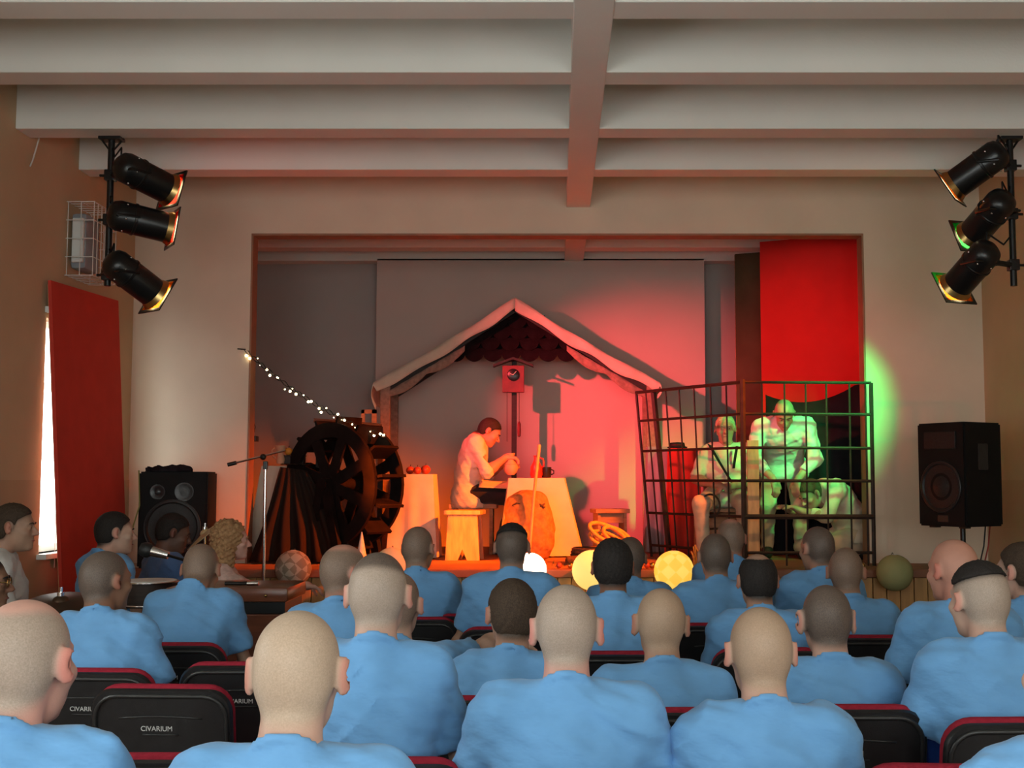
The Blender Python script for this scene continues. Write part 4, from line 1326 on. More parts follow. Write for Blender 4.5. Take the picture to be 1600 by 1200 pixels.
# --- table with linen cloth
TY = 10.60
def draped_table(name, label, cx, cy, w, d, ztop, spread, m, seed=1, spread_r=None, zb=None):
    root = thing(name, label, 'table', (cx, cy, SZ))
    bm = nb(); box(bm, (cx - w / 2 + .02, cy - d / 2 + .02, ztop - .035), (cx + w / 2 - .02, cy + d / 2 - .02, ztop - .006)); obj('tabletop', bm, 'wood_mid', root)
    for sx in (-1, 1):
        for sy in (-1, 1):
            bm = nb(); x, y = cx + sx * (w / 2 - .06), cy + sy * (d / 2 - .06); box(bm, (x - .02, y - .02, SZ), (x + .02, y + .02, ztop - .034)); obj('leg', bm, 'wood_mid', root)
    rn = random.Random(seed); ph = rn.random() * 6
    H = ztop - SZ - (zb if zb else .015)
    sr = spread if spread_r is None else spread_r
    # skirt + top as a stack of rounded-rect loops
    bm = nb()
    N = 64
    def loop(o_, z, fold):
        vs = []
        for k in range(N):
            a = 2 * PI * k / N
            ca, sa = math.cos(a), math.sin(a)
            rr = 1 / max(abs(ca), abs(sa))
            rr = rr ** .82
            sp = (sr if ca > 0 else spread)
            f = 1 + 0 * a
            ex = o_ * sp * (.55 + .45 * abs(math.sin(2 * a))) + fold * math.sin(a * 9 + ph)
            vs.append(bm.verts.new((cx + ca * rr * (w / 2 + ex) , cy + sa * rr * (d / 2 + (o_ * .5 * min(sp, .1)) + fold * math.sin(a * 9 + ph)), z)))
        return vs
    rings = [loop(0, ztop, 0)]
    for j in range(1, 9):
        t = j / 8
        rings.append(loop(t + .02, ztop - .004 - H * t, .014 * t))
    for A, B in zip(rings, rings[1:]):
        for k in range(N):
            bm.faces.new((A[k], A[(k + 1) % N], B[(k + 1) % N], B[k]))
    bm.faces.new(rings[0])
    obj('tablecloth', bm, m, root, smooth='auto')
    return root
ta, tb = at(792, 747, TY - .25), at(884, 747, TY - .25)
draped_table('cloth_table', 'table under a linen cloth beside the seated man', (ta.x + tb.x) / 2, TY, tb.x - ta.x, .5, ta.z, .08, 'linen', 1, spread_r=.16)
tz = ta.z
# things on the table
p = at(838, 746, TY); root = thing('red_jug', 'red glazed jug with narrow neck on the linen table', 'jug', (p.x, TY, tz + .001))
bm = nb(); lathe(bm, [(0, 0), (.045, 0), (.055, .03), (.05, .10), (.03, .135), (.022, .16), (.022, .185), (.03, .195), (.022, .195), (0, .17)], (p.x, TY, tz + .001), 24); obj('pot', bm, 'red_glaze', root, smooth='auto')
bm = nb(); tube(bm, [(p.x + .02, TY, tz + .18), (p.x + .06, TY, tz + .165), (p.x + .065, TY, tz + .11), (p.x + .05, TY, tz + .09)], .008, 8); obj('handle', bm, 'red_glaze', root, smooth=True)
p = at(854, 746, TY + .02); root = thing('black_cup', 'small black cup beside the red jug', 'cup', (p.x, TY + .02, tz + .001))
bm = nb(); lathe(bm, [(0, 0), (.036, 0), (.040, .01), (.042, .095), (.037, .095), (.035, .012), (0, .012)], (p.x, TY + .02, tz + .001), 20); obj('bowl', bm, 'black_glaze', root, smooth='auto')
bm = nb(); tube(bm, [(p.x + .04, TY + .02, tz + .075), (p.x + .062, TY + .02, tz + .065), (p.x + .062, TY + .02, tz + .04), (p.x + .04, TY + .02, tz + .03)], .006, 8); obj('handle', bm, 'black_glaze', root, smooth=True)
# leaning stick
a, b = at(843, 696, 9.75), at(827, 850, 9.62)
a.z = at(843, 696, 9.95).z
bm = nb(); tube(bm, [Vector((at(826, 872, 9.62).x, 9.62, SZ + .004)), Vector((at(834, 780, 9.78).x, 9.70, at(834, 780, 9.78).z)), Vector((at(843, 696, 9.95).x, 9.80, a.z))], [.012, .012, .014], 8)
tag(obj('walking_stick', bm, 'wood_light', smooth='auto'), 'long straight stick leaning over the sack', 'stick')
# sack
SKY = 9.92
a, b = at(783, 868, SKY), at(866, 868, SKY)
scx, sw_ = (a.x + b.x) / 2, (b.x - a.x)
root = thing('sack', 'bulging tied sack standing before the linen table', 'sack', (scx, SKY, SZ))
hh = at(825, 768, SKY).z - SZ
r = sw_ / 2
sk = union([s_ell((0, 0, .16), (r * 1.0, r * .9, .20)), s_ell((.01, 0, hh * .55), (r * .95, r * .85, hh * .38)), s_ell((-.05, 0, hh * .80), (r * .62, r * .55, hh * .20)), s_ell((.06, 0, hh * .86), (r * .5, r * .5, hh * .16))], .06)
V, Q = polygonize(lambda p: smax(sk(p) + wob(p, .006, 26, 2) + .005 * (1 - np.abs(np.sin(p[:, 0] * 22 + p[:, 2] * 12))) ** 3, .002 - p[:, 2], .01), (-.4, -.35, -.05), (.4, .35, hh + .15), .012)
np_mesh('bag', V, Q, 'sackcloth', root)
bm = nb()
for t0 in (0, PI):
    tube(bm, [(-.12 + .26 * k / 8, -r * .50 - .02 * math.sin(k), hh * .80 + .02 * math.sin(k * 1.3 + t0)) for k in range(9)], .008, 6)
obj('tie', bm, 'basket', root, True, True)

# --- stools
def stool(label, px, py_top, py_bot, Y, w, d, rz, m='wood_light'):
    b = at(px, py_bot, Y); t = at(px, py_top, Y)
    H = t.z - SZ
    root = thing('stool', label, 'stool', (b.x, Y, SZ), rz)
    bm = nb(); box(bm, (-w / 2, -d / 2, H - .035), (w / 2, d / 2, H), .006); obj('seat', bm, m, root, True)
    for s in (-1, 1):
        bm = nb()
        x = s * (w / 2 - .035)
        prism(bm, [(x - .012, -d / 2 + .03, H - .034), (x - .012, d / 2 - .03, H - .034), (x - .012, d / 2 - .01, 0), (x - .012, .04, 0), (x - .012, 0, .09), (x - .012, -.04, 0), (x - .012, -d / 2 + .01, 0)], (.024, 0, 0)); obj('side_board', bm, m, root, True)
    for s in (-1, 1):
        bm = nb(); y = s * (d / 2 - .06); box(bm, (-w / 2 + .045, y - .01, H - .12), (w / 2 - .045, y + .01, H - .034), .003); obj('apron', bm, m, root, True)
    return root
stool('orange lit plank stool in front of the seated man', 726, 797, 873, 10.04, .27, .30, R(84))
stool('plank stool behind the rope coil, right of the table', 953, 795, 866, 10.6, .30, .26, R(10), 'wood_mid')
# low bench that carries the man
p = at(742, 800, 10.83)
root = thing('bench', 'plain low bench under the seated man', 'bench', (p.x, 10.83, SZ))
bm = nb(); box(bm, (p.x - .22, 10.68, SZ + .40), (p.x + .2, 11.0, SZ + .44), .006); obj('seat', bm, 'wood_mid', root)
for s in (-.17, .15):
    bm = nb(); box(bm, (p.x + s - .015, 10.71, SZ), (p.x + s + .015, 10.97, SZ + .401)); obj('side_board', bm, 'wood_mid', root)

# --- basket with rope coil right of the table
BY = 9.55
p = at(935, 870, BY)
root = thing('wicker_basket', 'low dark wicker basket holding the orange rope', 'basket', (p.x, BY, SZ))
bm = nb(); lathe(bm, [(0, .002), (.16, .002), (.20, .05), (.21, .12), (.19, .12), (.17, .05), (0, .03)], (p.x, BY, SZ), 28); obj('bowl', bm, 'basket', root, smooth='auto')
for k in range(5):
    bm = nb(); rr = .165 + .045 * math.sin(PI * (.15 + .16 * k)); tube(bm, [(p.x + (rr + .006 * math.sin(q * 12)) * math.cos(q), BY + (rr + .006 * math.sin(q * 12)) * math.sin(q), SZ + .02 + .024 * k) for q in [2 * PI * j / 28 for j in range(28)]], .012, 6, closed=True); obj('withe', bm, 'basket', root, smooth=True)
c = at(952, 836, BY)
root = thing('rope_coil', 'orange rope coiled in loops on the wicker basket', 'rope', (c.x, BY, c.z))
for (dx, dz, rx, rz, rot, th) in ((-.01, .01, .16, .055, .45, .016), (.06, -.01, .12, .05, .5, .016), (-.03, -.035, .13, .05, .35, .015), (.03, -.05, .14, .04, .3, .015)):
    bm = nb(); pts = []
    for j in range(26):
        q = 2 * PI * j / 26
        x, z = rx * math.cos(q), rz * math.sin(q)
        pts.append((c.x + dx + x * math.cos(rot) + z * math.sin(rot), BY - .05 + .07 * math.sin(q) + dx * .3, c.z + dz - x * math.sin(rot) + z * math.cos(rot)))
    tube(bm, pts, th, 8, closed=True); obj('loop', bm, 'rope', root, smooth=True)
p = at(912, 872, 9.4)
root = thing('brown_shoe', 'dark brown leather shoe lying left of the basket', 'shoe', (p.x, 9.4, SZ))
V, Q = polygonize(union([s_cone((-.11, 0, .035), (.02, 0, .04), .034, .036), s_cone((.02, 0, .04), (.10, 0, .08), .036, .042)], .03), (-.2, -.1, -.02), (.2, .1, .16), .01); o = np_mesh('upper', V, Q, 'basket', root)
bm = nb(); box(bm, (-.15, -.036, 0), (.13, .036, .014), .004); obj('sole', bm, 'wood_dark', root, True)

# --- water wheel
WY = 9.75
wc = at(537, 757, WY); wr = .505
root = thing('water_wheel', 'large dark wooden water wheel with spokes and paddles', 'wheel', (wc.x, WY, SZ), R(-34))
zc = wc.z - SZ
wr = min(wr, zc - .03)
wd = .34
def ring(y, ro, ri, seg, t=.03):
    bm = nb()
    A = [[bm.verts.new((r_ * math.cos(2 * PI * k / seg), yy, zc + r_ * math.sin(2 * PI * k / seg))) for k in range(seg)] for r_, yy in ((ri, y), (ro, y), (ro, y + t), (ri, y + t))]
    for q in range(4):
        for k in range(seg):
            bm.faces.new((A[q][k], A[q][(k + 1) % seg], A[(q + 1) % 4][(k + 1) % seg], A[(q + 1) % 4][k]))
    return bm
for y in (-wd / 2, wd / 2 - .03):
    obj('rim', ring(y, wr - .015, wr * .74, 40), 'wheel_wood', root, True)
for k in range(14):
    a = 2 * PI * k / 14 + .13
    bm = nb(); box(bm, (wr * .76, -wd / 2 + .031, -.011), (wr + .035, wd / 2 - .031, .011)); bmesh.ops.rotate(bm, cent=(0, 0, 0), matrix=Matrix.Rotation(-a, 3, 'Y'), verts=bm.verts); bmesh.ops.translate(bm, vec=(0, 0, zc), verts=bm.verts); obj('paddle', bm, 'wheel_wood', root, True)
for y in (-wd / 2, wd / 2 - .03):
    for k in range(4):
        a = PI * k / 4 + .35
        bm = nb(); box(bm, (-wr * .76, y + .004, -.045), (wr * .76, y + .026, .045)); bmesh.ops.rotate(bm, cent=(0, 0, 0), matrix=Matrix.Rotation(a, 3, 'Y'), verts=bm.verts); bmesh.ops.translate(bm, vec=(0, .0015 * k, zc), verts=bm.verts); obj('spoke', bm, 'wheel_wood', root, True)
bm = nb(); lathe(bm, [(0, -wd * .75), (.05, -wd * .75), (.05, wd * .75), (0, wd * .75)], (0, 0, zc), 16, (0, 1, 0)); obj('axle', bm, 'wheel_wood', root, True, 'auto')
for s in (-1, 1):
    bm = nb(); y = s * (wd / 2 + .05)
    prism(bm, [(-.22, y - .02, 0), (-.14, y - .02, 0), (.03, y - .02, zc + .03), (-.05, y - .02, zc + .03)], (0, .04, 0)); prism(bm, [(.22, y - .02, 0), (.14, y - .02, 0), (-.03, y - .02, zc + .03), (.05, y - .02, zc + .03)], (0, .04, 0)); obj('trestle', bm, 'wheel_wood', root, True)
# flume board above the wheel, small frame
a, b = at(490, 660, WY + .12), at(592, 668, WY + .32)
root = thing('flume', 'dark wooden trough resting above the water wheel', 'trough', ((a.x + b.x) / 2, WY + .2, SZ))
bm = nb(); prism(bm, [a, b, b + Vector((0, 0, .035)), a + Vector((0, 0, .035))], (0, .02, 0)); obj('side_board', bm, 'wood_dark', root)
bm = nb(); prism(bm, [a + Vector((0, .16, 0)), b + Vector((0, .16, 0)), b + Vector((0, .16, .035)), a + Vector((0, .16, .035))], (0, .02, 0)); obj('side_board', bm, 'wood_dark', root)
bm = nb(); prism(bm, [a + Vector((0, .02, 0)), b + Vector((0, .02, 0)), b + Vector((0, .16, 0)), a + Vector((0, .16, 0))], (0, 0, .012)); obj('bottom_board', bm, 'wood_dark', root)
for q in (a.lerp(b, .02), a.lerp(b, .98)):
    bm = nb(); box(bm, (q.x - .02, q.y + .16, SZ), (q.x + .02, q.y + .20, q.z)); obj('leg', bm, 'wood_dark', root)
a, b = at(564, 668, 10.85), at(588, 640, 10.85)
root = thing('picture_frame', 'small dark wooden frame standing up beside the canopy post', 'frame', ((a.x + b.x) / 2, 10.85, SZ))
bm = nb()
for lo, hi in (((a.x, 10.85, a.z), (a.x + .03, 10.88, b.z)), ((b.x - .04, 10.85, a.z), (b.x, 10.88, b.z)), ((a.x, 10.85, b.z - .035), (b.x, 10.88, b.z)), ((a.x, 10.85, a.z), (b.x, 10.88, a.z + .03))): box(bm, lo, hi)
obj('border', bm, 'wood_mid', root)
bm = nb(); box(bm, ((a.x + b.x) / 2 - .02, 10.86, SZ), ((a.x + b.x) / 2 + .02, 10.88, a.z)); obj('stake', bm, 'wood_dark', root)

# --- linen table at the left with dark cloth, and its fruit
a, b = at(406, 728, 9.9), at(470, 728, 9.9)
draped_table('cloth_table', 'linen covered table at the left end of the stage', (a.x + b.x) / 2, 10.15, b.x - a.x, .5, a.z, .13, 'linen', 3)
ltz = a.z
root = thing('dark_cloth', 'dark striped cloth draped over the left table and wheel foot', 'cloth', (at(470, 860, 9.6).x, 9.62, SZ))
c0, c1 = at(438, 732, 9.68), at(480, 738, 9.68)
f0, f1 = at(392, 872, 9.5), at(560, 872, 9.5)
def dc(u, v):
    top = c0.lerp(c1, u); bot = Vector((f0.x + (f1.x - f0.x) * u, 9.50, SZ + .008))
    q = top.lerp(bot, v ** .9)
    return (q.x + .02 * math.sin(v * 5 + u * 9) * v, q.y + (.035 * math.sin(u * 34 + v * 1.5)) * (.2 + v) , q.z + .012)
bm = nb(); sheet(bm, dc, 46, 16, .006); obj('cloth', bm, 'dark_cloth', root, smooth=True)
def dct(u, v):
    top = c0.lerp(c1, u)
    return (top.x, top.y + .30 * v, ltz + .010 + .004 * math.sin(u * 20))
bm = nb(); sheet(bm, dct, 12, 4, .005); obj('fold', bm, 'dark_cloth', root, smooth=True)
p = at(438, 726, 9.85)
root = thing('clay_pitcher', 'orange clay pitcher on the left linen table', 'jug', (p.x, 9.85, ltz + .02))
z0 = ltz + .018
bm = nb(); lathe(bm, [(0, 0), (.030, 0), (.036, .03), (.028, .07), (.024, .09), (.040, .115), (.044, .145), (.038, .145), (.03, .115), (0, .10)], (p.x, 9.85, z0), 20); obj('pot', bm, 'clay', root, smooth='auto')
bm = nb(); tube(bm, [(p.x - .038, 9.85, z0 + .13), (p.x - .07, 9.85, z0 + .11), (p.x - .06, 9.85, z0 + .06), (p.x - .032, 9.85, z0 + .04)], .007, 8); obj('handle', bm, 'clay', root, smooth=True)
def fruit(name, label, px, py, Y, r, m, sc=(1, 1, .92), zsup=None):
    c = at(px, py, Y)
    if zsup is not None: c.z = zsup + r * sc[2]
    root = thing(name, label, 'fruit', (c.x, Y, c.z - r * sc[2]))
    bm = nb(); ball(bm, c, r, 18, 12, sc); obj('flesh', bm, m, root, smooth=True)
    bm = nb(); tube(bm, [c + Vector((0, 0, r * sc[2] * .9)), c + Vector((.004, 0, r * sc[2] * .95 + .016))], .003, 5); obj('stem', bm, 'wood_dark', root)
# a small crate lifts the two fruits beside the pitcher
p1, p2 = at(452, 726, 9.90), at(466, 726, 9.90)
root = thing('small_crate', 'low dark wooden block under the two fruits', 'block', ((p1.x + p2.x) / 2, 9.9, ltz + .015))
zt_ = at(458, 713, 9.9).z
bm = nb(); box(bm, (p1.x - .05, 9.85, ltz + .016), (p2.x + .05, 9.95, zt_), .004); obj('body', bm, 'wood_dark', root)
bm = nb(); box(bm, (p1.x - .055, 9.845, zt_), (p2.x + .055, 9.955, zt_ + .008), .002); obj('lid', bm, 'wood_dark', root)
fruit('orange', 'small orange beside the clay pitcher', 451, 703, 9.9, .034, 'orange_fruit', zsup=zt_ + .008)
fruit('lemon', 'yellow green lemon right of the small orange', 465, 704, 9.9, .038, 'lemon', (1.1, 1, .9), zsup=zt_ + .008)

# --- linen pedestal right of the wheel with apples
a, b = at(612, 741, 10.1), at(678, 741, 10.1)
draped_table('cloth_table', 'narrow linen covered table right of the water wheel', (a.x + b.x) / 2, 10.3, b.x - a.x, .38, a.z, .04, 'linen', 5)
for (nm, lab, px, Y, r) in (('apple', 'leftmost red apple on the narrow linen table', 641, 10.30, .036), ('apple', 'middle red apple on the narrow linen table', 652, 10.22, .034), ('apple', 'rightmost, largest red apple on the narrow linen table', 665, 10.32, .042)):
    fruit(nm, lab, px, 730, Y, r, 'apple_red', zsup=a.z + .001)

# --- white paper cone
p = at(565, 857, 9.15)
root = thing('paper_cone', 'small pointed white paper cone at the front of the stage', 'cone', (p.x, 9.15, SZ))
hc_ = at(565, 831, 9.15).z - SZ
bm = nb(); lathe(bm, [(0, .001), (.052, .001), (.052, .01), (.004, hc_), (0, hc_)], (p.x, 9.15, SZ), 20); obj('cone', bm, 'cone_paper', root, smooth='auto')
bm = nb(); lathe(bm, [(.054, 0), (.058, .004), (.054, .009), (.05, .004)], (p.x, 9.15, SZ + .001), 20); obj('base_ring', bm, 'linen', root)

# --- cage of steel bars
CYR = 9.32
zt = at(1160, 597, CYR).z
cc = Vector((at(1160, 597, CYR).x, CYR, SZ)); cr = Vector((at(1367, 880, CYR).x, CYR + .02, SZ)); crt = Vector((at(1362, 602, CYR).x, CYR + .02, zt - .005))
clb = Vector((at(1018, 868, 10.45).x, 10.45, SZ)); clt = Vector((at(994, 614, 10.45).x, 10.45, zt))
root = thing('barred_cage', 'rusty steel cage of crossed bars at the right of the stage', 'cage', (cc.x, CYR, SZ))
def bar(name, a, b, r):
    bm = nb(); tube(bm, [a, b], r, 6); return obj(name, bm, 'rust_steel', root)
cct = Vector((cc.x, cc.y, zt))
bar('corner_post', cc, cct + Vector((0, 0, .02)), .022)
bar('corner_post', cr, crt, .016)
bar('corner_post', clb, clt, .013)
bl2 = cc.lerp(clb, .78); tl2 = cct.lerp(clt, .82)
bar('door_post', bl2 + Vector((0, .05, 0)), tl2 + Vector((0, .03, 0)), .026)
for tt in (.0, .175, .36, .54, .735, .93):
    zf = 1 - tt
    bar('cross_bar', cc.lerp(cct, zf), cr.lerp(crt, zf), .022 if abs(tt - .735) < .01 else (.013 if tt else .012))
    bar('cross_bar', cc.lerp(cct, zf), clb.lerp(clt, zf), .012 if tt else .015)
for f in (.15, .325, .49, .65, .83, .955):
    bar('upright_bar', cc.lerp(cr, f), cct.lerp(crt, f), .0075)
for f in (.14, .28, .43, .57, .70, .90):
    bar('upright_bar', cc.lerp(clb, f), cct.lerp(clt, f), .0075)
q = cc.lerp(clb, .34) ; q.z = at(1100, 790, q.y).z
bm = nb(); tube(bm, [(q.x + .075 * math.cos(t), q.y - .03, q.z + .09 * math.sin(t)) for t in [2 * PI * k / 20 for k in range(20)]], .009, 6, closed=True); obj('lock_ring', bm, 'rust_steel', root)

# upright plank and red chest inside the cage
a = at(1176, 688, 9.5)
root = thing('upright_plank', 'pale upright plank just behind the corner post of the cage', 'plank', (a.x, 9.5, SZ))
bm = nb(); box(bm, (a.x - .045, 9.49, SZ), (a.x + .045, 9.515, a.z), .003); obj('board', bm, 'wood_light', root)
bm = nb(); box(bm, (a.x - .06, 9.516, SZ), (a.x + .06, 9.65, SZ + .04), .003); obj('foot', bm, 'wood_light', root)
a, b = at(1048, 700, 10.5), at(1094, 700, 10.5)
draped_table('cloth_table', 'small table under red cloth inside the cage', (a.x + b.x) / 2, 10.72, b.x - a.x, .36, a.z, .03, 'red_fabric', 8)
a, b = at(1019, 697, 10.75), at(1054, 697, 10.75)
draped_table('cloth_table', 'narrow stand under grey cloth behind the door post of the cage', (a.x + b.x) / 2 - .03, 11.05, b.x - a.x, .3, a.z, .02, 'grey_box', 9)
p = at(1060, 694, 10.6)
root = thing('black_hat', 'flat black cap lying on the red covered table', 'cap', (p.x, 10.7, at(1048, 700, 10.5).z + .001))
z = at(1048, 700, 10.5).z + .002
bm = nb(); lathe(bm, [(0, 0), (.085, 0), (.09, .012), (.07, .018), (.062, .05), (0, .055)], (p.x, 10.7, z), 20); obj('crown', bm, 'black_drape', root, smooth='auto')
bm = nb(); lathe(bm, [(.064, 0), (.068, .004), (.068, .014), (.064, .018)], (p.x, 10.7, z + .016), 20); obj('band', bm, 'felt_red', root)
# stool in the cage under the sitting prisoner
p = at(1128, 800, 9.95)
root = thing('crate_seat', 'wooden crate under the sitting man in the cage', 'crate', (p.x, 10.02, SZ))
for k in range(3):
    bm = nb(); box(bm, (p.x - .2, 9.87, SZ + .005 + k * .13), (p.x + .2, 9.89, SZ + .12 + k * .13), .003); obj('slat', bm, 'wood_mid', root)
    bm = nb(); box(bm, (p.x - .2, 10.20, SZ + .005 + k * .13), (p.x + .2, 10.22, SZ + .12 + k * .13), .003); obj('slat', bm, 'wood_mid', root)
bm = nb(); box(bm, (p.x - .2, 9.87, SZ + .39), (p.x + .2, 10.22, SZ + .42), .003); obj('lid', bm, 'wood_mid', root)
for s in (-1, 1):
    bm = nb(); box(bm, (p.x + s * .19 - .01, 9.89, SZ), (p.x + s * .19 + .01, 10.20, SZ + .389)); obj('end_board', bm, 'wood_mid', root)

# --- round paper lanterns along the stage edge
def lantern_mat(name, base, c, s, pat=0.0, c2=None):
    m = bpy.data.materials.new(name); m.use_nodes = True
    nt = m.node_tree; b = nt.nodes['Principled BSDF']; b.inputs['Roughness'].default_value = .8
    tc = nt.nodes.new('ShaderNodeTexCoord'); mp = nt.nodes.new('ShaderNodeMapping'); nt.links.new(tc.outputs['Object'], mp.inputs['Vector'])
    if pat:
        mp.inputs['Rotation'].default_value = (0, R(45), 0)
        ck = nt.nodes.new('ShaderNodeTexChecker'); ck.inputs['Scale'].default_value = pat; ck.inputs['Color1'].default_value = (*base, 1); ck.inputs['Color2'].default_value = (*(c2 or tuple(x * .7 for x in base)), 1)
        nt.links.new(mp.outputs['Vector'], ck.inputs['Vector']); out = ck.outputs['Color']
    else:
        nz = nt.nodes.new('ShaderNodeTexNoise'); nz.inputs['Scale'].default_value = 40; nt.links.new(mp.outputs['Vector'], nz.inputs['Vector'])
        rp = nt.nodes.new('ShaderNodeValToRGB'); rp.color_ramp.elements[0].color = (*[x * .92 for x in base], 1); rp.color_ramp.elements[1].color = (*base, 1)
        nt.links.new(nz.outputs['Fac'], rp.inputs['Fac']); out = rp.outputs['Color']
    nt.links.new(out, b.inputs['Base Color'])
    if s:
        mx_ = nt.nodes.new('ShaderNodeMixRGB'); mx_.blend_type = 'MULTIPLY'; mx_.inputs['Fac'].default_value = 1; mx_.inputs['Color2'].default_value = (*c, 1)
        nt.links.new(out, mx_.inputs['Color1']); nt.links.new(mx_.outputs['Color'], b.inputs['Emission Color']); b.inputs['Emission Strength'].default_value = s
    MATS[name] = m
lantern_mat('lantern_white', (1, 1, .95), (1, .98, .85), 2.0)
lantern_mat('lantern_yellow', (.95, .78, .36), (1, .82, .42), 1.05)
lantern_mat('lantern_dots', (.95, .75, .28), (1, .80, .34), 1.0, 14, (.90, .62, .16))
lantern_mat('lantern_check', (.62, .55, .44), (1, .8, .5), 0, 17, (.36, .30, .22))
lantern_mat('lantern_cream', (.66, .60, .42), (1, .85, .5), .12)
lantern_mat('lantern_olive', (.36, .37, .16), (1, 1, .5), 0)
for (px, py, rpx, m, lab) in ((458, 888, 28, 'lantern_check', 'round checked paper lantern beside the curly haired woman'), (612, 884, 28, 'lantern_cream', 'cream paper lantern peeping out behind the tall man'),
                              (828, 890, 26, 'lantern_white', 'glowing white paper lantern behind the black topped man'), (925, 891, 31, 'lantern_yellow', 'plain yellow lit lantern behind the glossy black hair'),
                              (1053, 892, 31, 'lantern_dots', 'yellow lit lantern with a dotted pattern below the cage'), (1398, 895, 28, 'lantern_olive', 'olive green unlit lantern at the right end of the stage edge')):
    r = rpx * (SY - .14) / F
    c = at(px, py, SY - .035 - r)
    root = thing('paper_lantern', lab, 'lantern', c, 0, 'lanterns along the stage edge')
    bm = nb(); lathe(bm, [(r * .12, -r * .985)] + [(r * math.sin(t) * (1.0 - .012 * (k % 2)), -r * math.cos(t)) for k, t in enumerate([R(10 + 160 * j / 30) for j in range(31)])] + [(r * .12, r * .985)], (0, 0, 0), 32); obj('paper_globe', bm, m, root, True, True)
    bm = nb(); tube(bm, [(r * .13 * math.cos(t), r * .13 * math.sin(t), r * .985) for t in [2 * PI * k / 12 for k in range(12)]], .003, 5, closed=True); obj('top_ring', bm, 'wire_white', root, True)
    bm = nb(); tube(bm, [(0, 0, r * .95), (0, .05, r + .01), (0, r + .03, max(r * .6, SZ - c.z + .006))], .002, 5); obj('cord', bm, 'cable_black', root, True)

# greenery garland and small dried reeds on the stage edge
rn = random.Random(4)
for (px0, px1, lab) in ((860, 905, 'short pine garland left of the plain yellow lantern'), (1005, 1025, 'short pine garland left of the dotted lantern'), (1295, 1370, 'short pine garland at the right end of the stage')):
    p0, p1 = at(px0, 886, 9.0), at(px1, 886, 9.0)
    root = thing('garland', lab, 'garland', ((p0.x + p1.x) / 2, 9.0, SZ))
    bm = nb()
    for k in range(int((p1.x - p0.x) / .004)):
        c = Vector((rn.uniform(p0.x, p1.x), 9.0 + rn.uniform(-.02, .02), SZ + .012 + rn.uniform(0, .03)))
        dv = Vector((rn.uniform(-1, 1), rn.uniform(-1, 1), rn.uniform(.0, .9))).normalized() * .035
        s = dv.cross(Vector((0, 0, 1))).normalized() * .003
        bm.faces.new([bm.verts.new(c - s), bm.verts.new(c + s), bm.verts.new(c + dv)])
    o = obj('needles', bm, 'greenery', root); o['kind'] = 'stuff'
    for k in range(2):
        c = p0.lerp(p1, .3 + .4 * k); bm = nb(); ball(bm, (c.x, 8.985, SZ + .026), .022, 12, 8); obj('bauble', bm, 'brass' if k else 'apple_red', root, smooth=True)
for (px, lab) in ((1000, 'thin bundle of dried reeds right of the basket'), (1088, 'thin bundle of dried reeds right of the dotted lantern')):
    p = at(px, 888, 9.05)
    root = thing('reed_bundle', lab, 'reeds', (p.x, 9.05, SZ))
    for k in range(5):
        bm = nb(); x = p.x + (k - 2) * .009; h_ = rn.uniform(.10, .19)
        tube(bm, [(x, 9.05, SZ + .002), (x + rn.uniform(-.012, .012), 9.05 + rn.uniform(-.01, .01), SZ + h_ * .6), (x + rn.uniform(-.03, .03), 9.05, SZ + h_)], [.004, .004, .007], 5); obj('reed', bm, 'rope', root)

# --- string of little lights from the opening to the canopy post
mat('bulb_glow', (1, .9, .6), .4, emit=(1, .80, .42), estr=14)
root = thing('string_lights', 'twisted string of warm fairy lights from the stage opening to the canopy', 'string lights', at(378, 546, 9.55))
s0, s1 = at(382, 546, 9.60), at(604, 682, 9.62)
def sl(t, o=0):
    p = s0.lerp(s1, t); p.z -= .16 * 4 * t * (1 - t) * .55
    a = t * 60 + o
    return p + Vector((0, .014 * math.cos(a), .016 * math.sin(a)))
for o_ in (0, PI):
    bm = nb(); tube(bm, [sl(k / 120, o_) for k in range(121)], .0032, 5); obj('wire', bm, 'cable_black', root, smooth=True)
bm = nb(); tube(bm, [s0 + Vector((-.02, -.0, 0)), s0 + Vector((-.05, -.02, .002)), s0 + Vector((.01, 0, 0))], .006, 6); obj('nail', bm, 'rust_steel', root)
rn = random.Random(11)
bl = None
for k in range(30):
    t = (k + .5 + rn.uniform(-.3, .3)) / 30
    q = sl(t, rn.choice((0, PI))) + Vector((rn.uniform(-.01, .01), rn.uniform(-.01, .01), rn.uniform(-.03, .02))) - wloc(root)
    rr_ = rn.choice((.0045, .006, .010))
    if bl is None:
        bm = nb(); ball(bm, (0, 0, 0), .01, 8, 6); bl = obj('bulb', bm, 'bulb_glow', root, True, True); o = bl
    else:
        o = inst('bulb', bl, root)
    o.location = q; o.scale = (rr_ / .01,) * 3

# --- black lamp stand at the far left of the stage
p = at(392, 690, 10.7)
root = thing('floodlight_stand', 'thin black floodlight stand at the left side of the stage', 'lamp stand', (p.x, 10.7, SZ))
bm = nb(); tube(bm, [(p.x, 10.7, SZ + .25), (p.x, 10.7, p.z)], .012, 8); obj('pole', bm, 'black_paint', root)
for k in range(3):
    a = 2 * PI * k / 3 + .4
    bm = nb(); tube(bm, [(p.x, 10.7, SZ + .45), (p.x + .22 * math.cos(a), 10.7 + .22 * math.sin(a), SZ + .01)], .009, 6); obj('leg', bm, 'black_paint', root)
bm = nb(); box(bm, (p.x - .055, 10.64, p.z), (p.x + .055, 10.76, p.z + .05), .006); obj('lamp_head', bm, 'black_paint', root)
bm = nb(); tube(bm, [(p.x + .02, 10.7, p.z + .05), (p.x + .035, 10.7, p.z + .13), (p.x + .01, 10.7, p.z + .22)], .004, 5); obj('cable', bm, 'cable_black', root, smooth=True)

